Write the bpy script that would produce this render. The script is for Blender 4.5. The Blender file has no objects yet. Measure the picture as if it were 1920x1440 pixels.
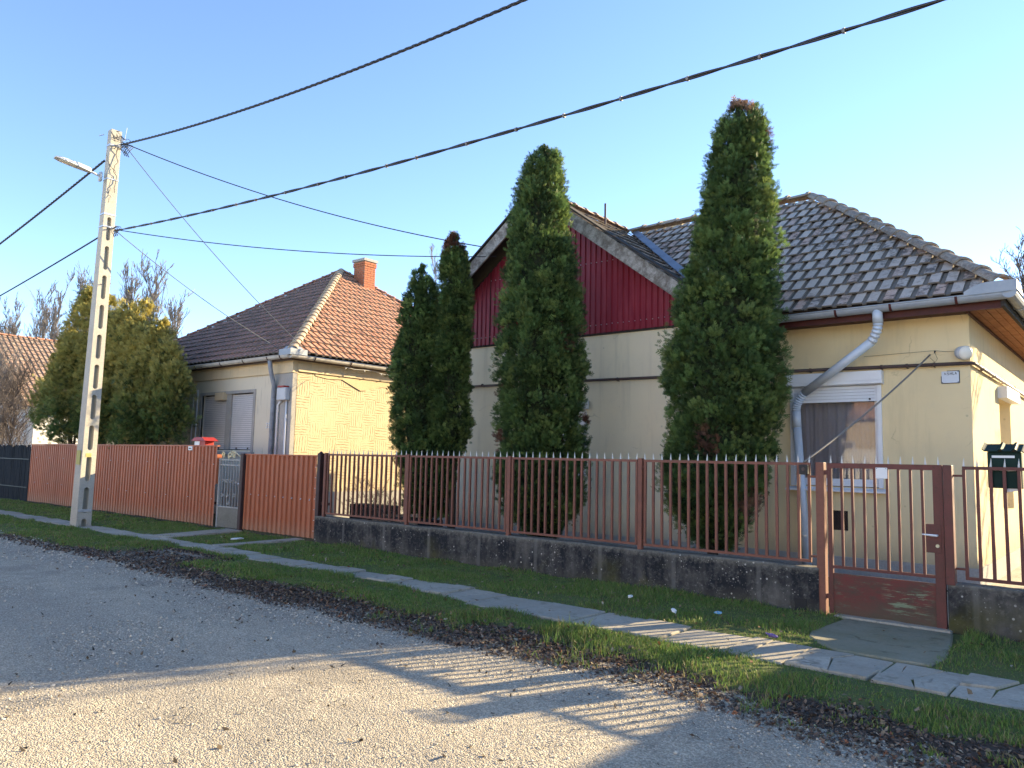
import bpy, bmesh, math, random
import numpy as np
from mathutils import Vector, Matrix, noise as mnoise

S = bpy.context.scene
COL = S.collection
rad = math.radians
random.seed(7)
rng = np.random.default_rng(11)

# ------------------------------------------------------------------ camera
CAM = Vector((0, 0, 1.6))
yaw, pitch, roll = 0.69618, 0.099375, 0.022314
F_ = Vector((-math.sin(yaw) * math.cos(pitch), math.cos(yaw) * math.cos(pitch), math.sin(pitch)))
R_ = Vector((math.cos(yaw), math.sin(yaw), 0)); U_ = R_.cross(F_)
R2 = R_ * math.cos(roll) + U_ * math.sin(roll); U2 = U_ * math.cos(roll) - R_ * math.sin(roll)
cd = bpy.data.cameras.new('camera'); cam = bpy.data.objects.new('camera', cd); COL.objects.link(cam)
m3 = Matrix((R2, U2, -F_)).transposed()
cam.matrix_world = Matrix.Translation(CAM) @ m3.to_4x4()
cd.sensor_width = 36; cd.lens = 36 * 1444.9 / 1920; cd.clip_start = 0.05; cd.clip_end = 3000
S.camera = cam

# ------------------------------------------------------------------ sky, sun, exposure
SUN_EL, SUN_AZ = 17.3, 23.8
W = bpy.data.worlds.new('World'); S.world = W; W.use_nodes = True
wn = W.node_tree.nodes; sky = wn.new('ShaderNodeTexSky'); sky.sky_type = 'NISHITA'; sky.sun_disc = False
sky.sun_elevation = rad(SUN_EL); sky.sun_rotation = rad(SUN_AZ)
sky.altitude = 100; sky.air_density = 0.62; sky.dust_density = 0.0; sky.ozone_density = 1.7
W.node_tree.links.new(sky.outputs[0], wn['Background'].inputs[0]); wn['Background'].inputs[1].default_value = 0.092
sd = Vector((math.sin(rad(SUN_AZ)) * math.cos(rad(SUN_EL)), math.cos(rad(SUN_AZ)) * math.cos(rad(SUN_EL)), math.sin(rad(SUN_EL))))
ld = bpy.data.lights.new('sun', 'SUN'); ld.energy = 3.4; ld.angle = rad(0.45); ld.color = (1.0, 0.79, 0.47)
lo = bpy.data.objects.new('sun', ld); COL.objects.link(lo); lo.rotation_euler = sd.to_track_quat('Z', 'Y').to_euler(); lo.location = (5, 10, 30)
vs = S.view_settings; vs.view_transform = 'Standard'; vs.look = 'None'; vs.gamma = 1; vs.use_curve_mapping = False
vs.exposure = 2.46
S.display_settings.display_device = 'sRGB'

# ------------------------------------------------------------------ object helpers
def link(o, parent=None):
    COL.objects.link(o)
    if parent is not None:
        o.parent = parent; o.matrix_parent_inverse = parent.matrix_basis.inverted()
    return o

def tag(o, label=None, cat=None, group=None, kind=None):
    if label: o['label'] = label
    if cat: o['category'] = cat
    if group: o['group'] = group
    if kind: o['kind'] = kind
    return o

def thing(name, label, cat, loc=(0, 0, 0), group=None):
    o = bpy.data.objects.new(name, None); o.empty_display_size = .3; o.location = loc
    COL.objects.link(o)
    return tag(o, label, cat, group)

class MB:
    def __init__(s): s.v = []; s.f = []; s.m = []
    def poly(s, pts, m=0):
        i = len(s.v); s.v += [tuple(p) for p in pts]; s.f.append(tuple(range(i, i + len(pts)))); s.m.append(m)
    def hexa(s, p, m=0):
        # p: 4 bottom (ccw from above) + 4 top
        i = len(s.v); s.v += [tuple(q) for q in p]
        for f in ((3, 2, 1, 0), (4, 5, 6, 7), (0, 1, 5, 4), (1, 2, 6, 5), (2, 3, 7, 6), (3, 0, 4, 7)):
            s.f.append(tuple(i + k for k in f)); s.m.append(m)
    def box(s, x0, x1, y0, y1, z0, z1, m=0):
        s.hexa([(x0, y0, z0), (x1, y0, z0), (x1, y1, z0), (x0, y1, z0), (x0, y0, z1), (x1, y0, z1), (x1, y1, z1), (x0, y1, z1)], m)
    def bar(s, p0, p1, w, h, up=(0, 0, 1), m=0):
        p0 = Vector(p0); p1 = Vector(p1); d = (p1 - p0).normalized(); u = Vector(up)
        a = d.cross(u).normalized() * (w / 2); b = a.cross(d).normalized() * (h / 2)
        s.hexa([p0 - a - b, p0 + a - b, p1 + a - b, p1 - a - b, p0 - a + b, p0 + a + b, p1 + a + b, p1 - a + b], m)
    def tube(s, pts, r, n=8, caps=True, m=0):
        pts = [Vector(p) for p in pts]; k = len(pts)
        rs = r if isinstance(r, (list, tuple)) else [r] * k
        t0 = (pts[1] - pts[0]).normalized()
        a = t0.orthogonal().normalized(); base = len(s.v)
        for j in range(k):
            t = (pts[min(j + 1, k - 1)] - pts[max(j - 1, 0)]).normalized()
            a = (a - t * a.dot(t)).normalized(); b = t.cross(a)
            for q in range(n):
                g = 2 * math.pi * q / n
                s.v.append(tuple(pts[j] + (a * math.cos(g) + b * math.sin(g)) * rs[j]))
        for j in range(k - 1):
            for q in range(n):
                q2 = (q + 1) % n
                s.f.append((base + j * n + q, base + j * n + q2, base + (j + 1) * n + q2, base + (j + 1) * n + q)); s.m.append(m)
        if caps:
            s.f.append(tuple(base + q for q in reversed(range(n)))); s.m.append(m)
            s.f.append(tuple(base + (k - 1) * n + q for q in range(n))); s.m.append(m)
    def sheet(s, prof, ax_pts, m=0):
        # prof: list of (p_bottom, p_top) columns
        i = len(s.v)
        for a, b in prof: s.v += [tuple(a), tuple(b)]
        for k in range(len(prof) - 1):
            s.f.append((i + 2 * k, i + 2 * k + 2, i + 2 * k + 3, i + 2 * k + 1)); s.m.append(m)
    def mesh(s, name, mats, smooth=False):
        me = bpy.data.meshes.new(name); me.from_pydata(s.v, [], s.f)
        for q in (mats if isinstance(mats, (list, tuple)) else [mats]): me.materials.append(q)
        if any(s.m): me.polygons.foreach_set('material_index', s.m)
        if smooth: me.polygons.foreach_set('use_smooth', [True] * len(s.f))
        me.update(); return me
    def build(s, name, mats, parent=None, smooth=False, bevel=0):
        o = bpy.data.objects.new(name, s.mesh(name, mats, smooth))
        if bevel:
            b = o.modifiers.new('bevel', 'BEVEL'); b.width = bevel; b.segments = 2; b.limit_method = 'ANGLE'; b.angle_limit = rad(40)
        return link(o, parent)

def np_mesh(name, V, Fc, mat, col=None, smooth=False):
    """V (n,3), Fc (m,k) constant arity"""
    me = bpy.data.meshes.new(name); n = len(V); m, k = Fc.shape
    me.vertices.add(n); me.vertices.foreach_set('co', np.ascontiguousarray(V, dtype=np.float32).ravel())
    me.loops.add(m * k); me.loops.foreach_set('vertex_index', np.ascontiguousarray(Fc, dtype=np.int32).ravel())
    me.polygons.add(m); me.polygons.foreach_set('loop_start', np.arange(0, m * k, k, dtype=np.int32))
    me.polygons.foreach_set('loop_total', np.full(m, k, dtype=np.int32))
    if smooth: me.polygons.foreach_set('use_smooth', np.ones(m, dtype=bool))
    me.update(calc_edges=True)
    if col is not None:
        a = me.color_attributes.new('col', 'FLOAT_COLOR', 'POINT')
        c = np.ones((n, 4), np.float32); c[:, :3] = col; a.data.foreach_set('color', c.ravel())
    me.materials.append(mat)
    return me

# ------------------------------------------------------------------ materials
def L(r, g, b):
    f = lambda c: (c / 255 / 12.92) if c <= 10 else ((c / 255 + .055) / 1.055) ** 2.4
    return (f(r), f(g), f(b))

class NT:
    def __init__(s, name):
        s.mat = bpy.data.materials.new(name); s.mat.use_nodes = True; s.nt = s.mat.node_tree
        s.b = s.nt.nodes['Principled BSDF']; s.b.inputs['Specular IOR Level'].default_value = .3
        s.tc = None
    def n(s, t, **ins):
        nd = s.nt.nodes.new(t)
        for k, v in ins.items():
            k = k.replace('_', ' ')
            s.put(nd.inputs[k], v)
        return nd
    def put(s, sock, v):
        if hasattr(v, 'is_output'): s.nt.links.new(v, sock)
        elif isinstance(v, (tuple, list)) and sock.type == 'RGBA' and len(v) == 3: sock.default_value = (*v, 1)
        else: sock.default_value = v
    def P(s, scale=(1, 1, 1), kind='Object'):
        if s.tc is None: s.tc = s.nt.nodes.new('ShaderNodeTexCoord')
        if scale == (1, 1, 1): return s.tc.outputs[kind]
        nd = s.nt.nodes.new('ShaderNodeMapping'); s.nt.links.new(s.tc.outputs[kind], nd.inputs[0]); nd.inputs['Scale'].default_value = scale
        return nd.outputs[0]
    def noise(s, scale, detail=4, rough=.55, vec=None, dist=0):
        nd = s.n('ShaderNodeTexNoise', Scale=scale, Detail=detail, Roughness=rough, Distortion=dist, Vector=vec if vec is not None else s.P())
        return nd.outputs['Fac']
    def vor(s, scale, vec=None, feat='F1', out='Distance', rnd=1):
        nd = s.n('ShaderNodeTexVoronoi', Scale=scale, Vector=vec if vec is not None else s.P(), Randomness=rnd); nd.feature = feat
        return nd.outputs[out]
    def ramp(s, fac, stops, interp='LINEAR'):
        nd = s.nt.nodes.new('ShaderNodeValToRGB'); s.nt.links.new(fac, nd.inputs[0]); cr = nd.color_ramp; cr.interpolation = interp
        while len(cr.elements) < len(stops): cr.elements.new(.5)
        for e, (p, c) in zip(cr.elements, stops):
            e.position = p; e.color = (c, c, c, 1) if not isinstance(c, (tuple, list)) else (*c, 1)
        return nd.outputs[0]
    def mix(s, fac, a, b, mode='MIX'):
        nd = s.nt.nodes.new('ShaderNodeMix'); nd.data_type = 'RGBA'; nd.blend_type = mode; nd.clamp_factor = True
        s.put(nd.inputs[0], fac); s.put(nd.inputs[6], a); s.put(nd.inputs[7], b); return nd.outputs[2]
    def math(s, op, a, b=0, c=0):
        nd = s.nt.nodes.new('ShaderNodeMath'); nd.operation = op
        s.put(nd.inputs[0], a); s.put(nd.inputs[1], b); s.put(nd.inputs[2], c); return nd.outputs[0]
    def sep(s, vec):
        nd = s.nt.nodes.new('ShaderNodeSeparateXYZ'); s.nt.links.new(vec, nd.inputs[0]); return nd.outputs
    def rnd(s):
        a = s.nt.nodes.new('ShaderNodeObjectInfo').outputs['Random']; b = s.nt.nodes.new('ShaderNodeNewGeometry').outputs['Random Per Island']
        return s.math('FRACT', s.math('ADD', a, b))
    def objrnd(s): return s.nt.nodes.new('ShaderNodeObjectInfo').outputs['Random']
    def attr(s, name='col', out='Color'):
        nd = s.nt.nodes.new('ShaderNodeAttribute'); nd.attribute_name = name; return nd.outputs[out]
    def bump(s, h, strength=.4, dist=.01):
        nd = s.n('ShaderNodeBump', Strength=strength, Distance=dist, Height=h); s.nt.links.new(nd.outputs[0], s.b.inputs['Normal'])
    def out(s, col, rough=.85, metal=0, spec=None):
        s.put(s.b.inputs['Base Color'], col); s.put(s.b.inputs['Roughness'], rough); s.put(s.b.inputs['Metallic'], metal)
        if spec is not None: s.b.inputs['Specular IOR Level'].default_value = spec
        return s.mat

def simple(name, c1, c2=None, scale=3, rough=.7, bump=.15, bscale=60, metal=0, detail=6, stops=(.35, .68), vec=None, spec=None, wear=None, wscale=9):
    g = NT(name); c2 = c2 or tuple(x * .75 for x in c1)
    v = g.P(vec) if vec else None
    col = g.mix(g.ramp(g.noise(scale, detail, .65, v), [(stops[0], 0.), (stops[1], 1.)]), c1, c2)
    if wear: col = g.mix(g.ramp(g.noise(wscale, 8, .7), [(.60, 0.), (.68, 1.)]), col, wear)
    if bump: g.bump(g.noise(bscale, 4, .6), bump, .004)
    return g.out(col, rough, metal, spec)

# gravel road
def m_road():
    g = NT('gravel_road')
    n1 = g.noise(.55, 5, .6); n2 = g.noise(5, 6, .7); fine = g.noise(70, 3, .7); st = g.vor(95, feat='F1'); st2 = g.vor(38, feat='F1'); cell = g.vor(95, out='Color')
    base = g.mix(g.ramp(n1, [(.32, 0.), (.68, 1.)]), (.47, .41, .315), (.38, .335, .265))
    base = g.mix(g.ramp(n2, [(.35, 0.), (.7, 1.)]), base, (.53, .465, .36))
    yy = g.math('ADD', g.sep(g.P())[1], g.math('MULTIPLY', g.math('SUBTRACT', g.noise(.25, 3, .5), .5), 1.6)); trk = g.ramp(g.math('ABSOLUTE', g.math('SUBTRACT', g.math('FRACT', g.math('MULTIPLY', yy, .52)), .5)), [(.12, 1.), (.34, 0.)])
    base = g.mix(g.math('MULTIPLY', trk, .55), base, (.36, .325, .265)); base = g.mix(g.ramp(g.noise(.9, 6, .65), [(.54, 0.), (.66, .55)]), base, (.27, .24, .195))
    tone = g.math('MULTIPLY', g.ramp(g.sep(cell)[0], [(0, .66), (.6, 1.), (1, 1.32)]), g.ramp(fine, [(.25, .72), (.75, 1.25)]))
    dark = g.ramp(g.vor(21, vec=g.P((1, 2.3, 1))), [(.05, .55), (.11, 1.)])
    tone = g.math('MULTIPLY', tone, g.math('MAXIMUM', dark, g.ramp(g.noise(14, 2, .5), [(.42, 0.), (.52, 1.)])))
    nd = g.nt.nodes.new('ShaderNodeVectorMath'); nd.operation = 'SCALE'; g.nt.links.new(base, nd.inputs[0]); g.nt.links.new(tone, nd.inputs[3])
    h = g.math('ADD', g.math('MULTIPLY', fine, .7), g.math('ADD', g.math('MULTIPLY', st, -1.0), g.math('MULTIPLY', st2, -.8)))
    g.bump(h, .8, .014)
    return g.out(nd.outputs[0], .95, spec=.15)
def m_verge():
    g = NT('verge_soil')
    gr = g.attr('col', 'Color'); r = g.sep(gr)
    n = g.noise(26, 6, .7); n2 = g.noise(90, 4, .7)
    soil = g.mix(n, (.055, .043, .034), (.13, .10, .078)); turf = g.mix(n, (.09, .125, .04), (.15, .16, .07)); grav = g.mix(n2, (.19, .17, .14), (.33, .30, .25))
    f = g.math('ADD', r[0], g.math('MULTIPLY', g.math('SUBTRACT', n, .5), .9))
    col = g.mix(g.ramp(f, [(.38, 0.), (.58, 1.)]), soil, turf)
    f2 = g.math('ADD', r[1], g.math('MULTIPLY', g.math('SUBTRACT', n2, .5), 1.2))
    col = g.mix(g.ramp(f2, [(.42, 0.), (.6, 1.)]), col, grav)
    g.bump(g.math('ADD', n, n2), .8, .02)
    return g.out(col, .95, spec=.1)
def m_concrete(name, c1, c2, crack=0, streak=None, speck=0, rough=.9):
    g = NT(name)
    n = g.noise(2.2, 7, .65); n2 = g.noise(34, 5, .7)
    col = g.mix(g.ramp(n, [(.33, 0.), (.68, 1.)]), c1, c2)
    col = g.mix(g.ramp(n2, [(.3, .45), (.62, 0.)]), col, tuple(x * .55 for x in c2))
    if crack:
        nv = g.n('ShaderNodeTexNoise', Scale=3.5, Detail=4.0, Vector=g.P()); va_ = g.nt.nodes.new('ShaderNodeVectorMath'); va_.operation = 'MULTIPLY_ADD'; g.nt.links.new(nv.outputs['Color'], va_.inputs[0]); va_.inputs[1].default_value = (.35, .35, .35); g.nt.links.new(g.P(), va_.inputs[2])
        d = g.vor(crack, feat='DISTANCE_TO_EDGE', vec=va_.outputs[0]); ck = g.math('MULTIPLY', g.ramp(d, [(.0, .8), (.013, 0.)]), g.ramp(g.noise(1.7, 3, .6), [(.45, 0.), (.6, 1.)])); col = g.mix(ck, col, tuple(x * .3 for x in c2))
    if crack: col = g.mix(g.math('MULTIPLY', g.objrnd(), .5), col, tuple(x * .72 for x in c2)); col = g.mix(g.ramp(g.noise(5, 6, .7), [(.56, 0.), (.7, .6)]), col, (.10, .095, .055))
    g.bump(g.math('ADD', n2, g.noise(160, 3, .6)), .45, .006)
    return g.out(col, rough, spec=.2)
def m_stainwall():
    g = NT('stained_concrete')
    P = g.P(); z = g.sep(P)[2]
    n = g.noise(2.0, 8, .72); st = g.noise(5.5, 5, .6, g.P((1, 1, .16))); n3 = g.noise(22, 6, .75)
    f = g.math('ADD', g.math('MULTIPLY', n, .55), g.math('MULTIPLY', st, .45))
    col = g.mix(g.ramp(f, [(.46, 0.), (.70, 1.)]), (.020, .021, .025), (.15, .14, .125))
    col = g.mix(g.ramp(n3, [(.52, 0.), (.75, .55)]), col, (.22, .21, .19))
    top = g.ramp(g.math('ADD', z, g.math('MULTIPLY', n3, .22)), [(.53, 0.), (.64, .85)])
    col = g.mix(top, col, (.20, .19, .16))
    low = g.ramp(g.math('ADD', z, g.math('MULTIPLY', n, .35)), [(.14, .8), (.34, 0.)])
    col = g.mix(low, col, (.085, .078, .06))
    seam = g.math('ABSOLUTE', g.math('SUBTRACT', g.math('FRACT', g.math('MULTIPLY', g.math('ADD', g.sep(P)[0], 40), .92)), .5))
    col = g.mix(g.ramp(g.math('ADD', seam, g.math('MULTIPLY', n3, .03)), [(.03, .45), (.05, 0.)]), col, (.17, .165, .15))
    vv = g.vor(11, out='Distance'); big = g.vor(2.3)
    spots = g.math('MULTIPLY', g.ramp(vv, [(.10, 1.), (.15, 0.)]), g.ramp(g.noise(3.1, 3, .6), [(.46, 0.), (.56, 1.)]))
    v2 = g.vor(27); sp2 = g.math('MULTIPLY', g.ramp(v2, [(.12, .8), (.18, 0.)]), g.ramp(g.noise(4.4, 3, .6), [(.50, 0.), (.6, 1.)]))
    col = g.mix(g.math('MAXIMUM', spots, sp2), col, (.42, .40, .36))
    moss = g.math('MULTIPLY', g.ramp(g.noise(1.1, 4, .6), [(.54, 0.), (.66, 1.)]), g.ramp(z, [(.12, 1.), (.4, 0.)]))
    col = g.mix(g.math('MULTIPLY', moss, .6), col, (.09, .085, .02))
    g.bump(g.math('ADD', n3, g.noise(120, 3, .6)), .6, .008)
    return g.out(col, .92, spec=.2)
def m_stucco(name, c1, c2, c3, bump=.5, damp=True):
    g = NT(name); P = g.P(); z = g.sep(P)[2]
    n = g.noise(.9, 6, .65); n2 = g.noise(7, 7, .7, g.P((1, 1, .5))); f = g.noise(150, 3, .7)
    col = g.mix(g.ramp(n, [(.35, 0.), (.66, 1.)]), c1, c2)
    col = g.mix(g.ramp(n2, [(.56, 0.), (.8, .6)]), col, c3)
    col = g.mix(g.math('MULTIPLY', g.ramp(g.vor(3.1), [(.03, .6), (.07, 0.)]), g.ramp(g.noise(.7, 3, .6), [(.45, 0.), (.55, 1.)])), col, tuple(x * .55 for x in c3))
    stk = g.noise(6, 5, .65, g.P((1, 1, .09))); up_ = g.ramp(g.math('ADD', z, g.math('MULTIPLY', n2, .9)), [(3.2, 0.), (4.2, .75)]) if False else g.math('MULTIPLY', g.ramp(stk, [(.52, 0.), (.74, 1.)]), .30)
    col = g.mix(up_, col, tuple(x * .62 for x in c3))
    nv = g.n('ShaderNodeTexNoise', Scale=1.6, Detail=5.0, Vector=P); va_ = g.nt.nodes.new('ShaderNodeVectorMath'); va_.operation = 'MULTIPLY_ADD'; g.nt.links.new(nv.outputs['Color'], va_.inputs[0]); va_.inputs[1].default_value = (.9, .9, .9); g.nt.links.new(P, va_.inputs[2])
    ck = g.math('MULTIPLY', g.ramp(g.vor(.55, feat='DISTANCE_TO_EDGE', vec=va_.outputs[0]), [(.0, .4), (.005, 0.)]), g.ramp(g.noise(1.1, 3, .6), [(.54, 0.), (.62, 1.)]))
    col = g.mix(ck, col, tuple(x * .35 for x in c3))
    if damp:
        lowf = g.ramp(g.math('ADD', z, g.math('MULTIPLY', n2, .5)), [(.5, .85), (1.05, 0.)])
        col = g.mix(lowf, col, tuple(x * .66 for x in c3))
    g.bump(g.math('ADD', f, g.math('MULTIPLY', n2, .5)), bump, .006)
    return g.out(col, .93, spec=.15)
def m_weave():
    g = NT('combed_plaster'); P = g.P(); o = g.sep(P)
    wob = g.math('MULTIPLY', g.math('SUBTRACT', g.noise(2.2, 4, .55), .5), .15)
    u = g.math('MULTIPLY', g.math('ADD', o[1], wob), 2.35); v = g.math('MULTIPLY', g.math('ADD', o[2], wob), 2.9)
    par = g.math('MODULO', g.math('ADD', g.math('FLOOR', u), g.math('FLOOR', v)), 2)
    su = g.math('FRACT', g.math('MULTIPLY', u, 6)); sv = g.math('FRACT', g.math('MULTIPLY', v, 5))
    sel = g.math('ADD', g.math('MULTIPLY', par, su), g.math('MULTIPLY', g.math('SUBTRACT', 1, par), sv))
    d = g.math('ABSOLUTE', g.math('SUBTRACT', sel, .5))
    br = g.math('MULTIPLY', g.ramp(g.noise(8, 5, .7), [(.38, 0.), (.55, 1.)]), g.ramp(g.noise(1.3, 4, .6), [(.34, .25), (.58, 1.)]))
    groove = g.math('MULTIPLY', g.ramp(d, [(.09, 1.), (.19, 0.)]), br)
    n = g.noise(1.3, 5, .6)
    col = g.mix(n, (.57, .47, .31), (.50, .41, .27)); col = g.mix(g.ramp(g.noise(14, 6, .7), [(.55, 0.), (.8, .5)]), col, (.58, .50, .36))
    col = g.mix(g.ramp(g.noise(3, 6, .7, g.P((1, 1, .3))), [(.55, 0.), (.75, .5)]), col, (.42, .33, .2))
    col = g.mix(g.math('MULTIPLY', groove, .62), col, (.20, .14, .06))
    g.bump(g.math('SUBTRACT', g.math('MULTIPLY', g.noise(60, 3, .6), .25), groove), .7, .012)
    return g.out(col, .93, spec=.15)
def m_grooved():
    g = NT('grooved_plaster'); P = g.P(); n = g.noise(1.2, 5, .6); gr = g.noise(17, 3, .6, g.P((1, 1, .05)))
    line = g.ramp(gr, [(.60, 0.), (.64, 1.)])
    col = g.mix(n, (.68, .61, .47), (.60, .54, .43)); col = g.mix(g.math('MULTIPLY', line, .4), col, (.22, .20, .17))
    g.bump(g.math('SUBTRACT', g.math('MULTIPLY', g.noise(120, 3, .6), .2), line), .5, .008)
    return g.out(col, .93, spec=.15)
def m_tile(name, a, b, c, lich=(.42, .41, .37), lichamt=.5, dark=(.02, .02, .022), darkamt=.5):
    g = NT(name); r = g.rnd(); gp = g.n('ShaderNodeNewGeometry').outputs['Position']
    col = g.ramp(r, [(0, a), (.35, a), (.55, b), (.8, c), (1, b)])
    nb = g.noise(1.1, 5, .6, gp); ns = g.noise(30, 6, .75, gp); nm = g.noise(9, 5, .7, gp)
    col = g.mix(g.math('MULTIPLY', g.ramp(ns, [(.46, 0.), (.6, 1.)]), lichamt), col, lich)
    col = g.mix(g.math('MULTIPLY', g.math('MULTIPLY', g.ramp(nm, [(.47, 0.), (.58, 1.)]), g.ramp(g.math('ADD', nb, g.math('MULTIPLY', r, .25)), [(.55, 0.), (.7, 1.)])), darkamt), col, dark)
    g.bump(ns, .4, .004)
    return g.out(col, .9, spec=.2)
def m_wood(name, c1, c2, scale=(1, 1, 1), rough=.85):
    g = NT(name); n = g.noise(6, 7, .7); s_ = g.noise(40, 5, .7)
    col = g.mix(g.ramp(n, [(.42, 0.), (.58, 1.)]), c1, c2); col = g.mix(g.ramp(s_, [(.4, .4), (.65, 0.)]), col, tuple(x * .4 for x in c2))
    g.bump(s_, .4, .004); return g.out(col, rough)
def m_leaf(name, tr=.25, rough=.6):
    g = NT(name); c = g.attr('col'); g.out(c, rough, spec=.25)
    t = g.n('ShaderNodeBsdfTranslucent', Color=c); mx = g.n('ShaderNodeMixShader', Fac=tr)
    g.nt.links.new(g.b.outputs[0], mx.inputs[1]); g.nt.links.new(t.outputs[0], mx.inputs[2])
    g.nt.links.new(mx.outputs[0], g.nt.nodes['Material Output'].inputs[0]); return g.mat
def m_attr(name, rough=.9):
    g = NT(name); return g.out(g.attr('col'), rough, spec=.2)
def m_glass():
    g = NT('window_glass'); gl = g.n('ShaderNodeBsdfGlossy', Roughness=.03, Color=(1, 1, 1)); tr = g.n('ShaderNodeBsdfTransparent', Color=(.88, .88, .9))
    fr = g.n('ShaderNodeFresnel', IOR=1.5); mx = g.n('ShaderNodeMixShader', Fac=fr.outputs[0])
    g.nt.links.new(tr.outputs[0], mx.inputs[1]); g.nt.links.new(gl.outputs[0], mx.inputs[2])
    g.nt.links.new(mx.outputs[0], g.nt.nodes['Material Output'].inputs[0]); return g.mat
def m_fencepaint(name, c1, c2, rust):
    g = NT(name); P = g.P(); n = g.noise(7, 7, .75); n2 = g.noise(38, 6, .75); r = g.rnd()
    col = g.mix(g.ramp(n, [(.4, 0.), (.62, 1.)]), c1, c2); col = g.mix(g.math('MULTIPLY', r, .35), col, tuple(x * .7 for x in c2))
    col = g.mix(g.ramp(n2, [(.57, 0.), (.66, .8)]), col, rust)
    g.bump(n2, .25, .002); return g.out(col, .6)
def m_gatepanel():
    g = NT('worn_gate_panel'); P = g.P(); n = g.noise(4, 7, .7, g.P((.6, 1, 1.6))); n2 = g.noise(11, 8, .75, g.P((.5, 1, 2.2))); n3 = g.noise(50, 5, .7)
    col = g.mix(g.ramp(n, [(.42, 0.), (.6, 1.)]), (.15, .037, .032), (.085, .05, .038))
    col = g.mix(g.ramp(n2, [(.56, 0.), (.64, .85)]), col, (.10, .115, .075))
    x = g.sep(P); band = g.math('MULTIPLY', g.ramp(x[0], [(0, 0.), (1, 1.)]), 1)
    patch = g.math('MULTIPLY', g.ramp(g.noise(6, 7, .7, g.P((.45, 1, 3.2))), [(.52, 0.), (.57, 1.)]), g.ramp(g.math('ABSOLUTE', g.math('ADD', x[0], 2.03)), [(.12, 1.), (.26, 0.)]))
    col = g.mix(g.math('MULTIPLY', patch, .8), col, (.20, .27, .17))
    col = g.mix(g.ramp(g.math('ADD', x[2], g.math('MULTIPLY', n2, .25)), [(.2, .7), (.36, 0.)]), col, (.08, .068, .045))
    col = g.mix(g.ramp(n3, [(.6, 0.), (.72, .5)]), col, (.05, .03, .025))
    g.bump(n3, .3, .003); return g.out(col, .7)
def m_corr(name, c1, c2, low):
    g = NT(name); P = g.P(); z = g.sep(P)[2]; n = g.noise(1.6, 6, .6, g.P((1, 1, .35))); n2 = g.noise(25, 5, .7); r = g.objrnd()
    col = g.mix(g.ramp(n, [(.35, 0.), (.7, 1.)]), c1, c2); col = g.mix(g.math('MULTIPLY', r, .3), col, tuple(x * .75 for x in c2))
    fade = g.ramp(g.noise(7, 6, .7, g.P((1, 1, .12))), [(.50, 0.), (.72, .45)]); col = g.mix(fade, col, tuple(min(1, x * 1.25 + .05) for x in c1))
    dirt = g.ramp(g.math('ADD', z, g.math('MULTIPLY', n2, .3)), [(.16, .75), (.5, 0.)])
    col = g.mix(dirt, col, low); g.bump(n2, .12, .002); return g.out(col, .5)

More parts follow.
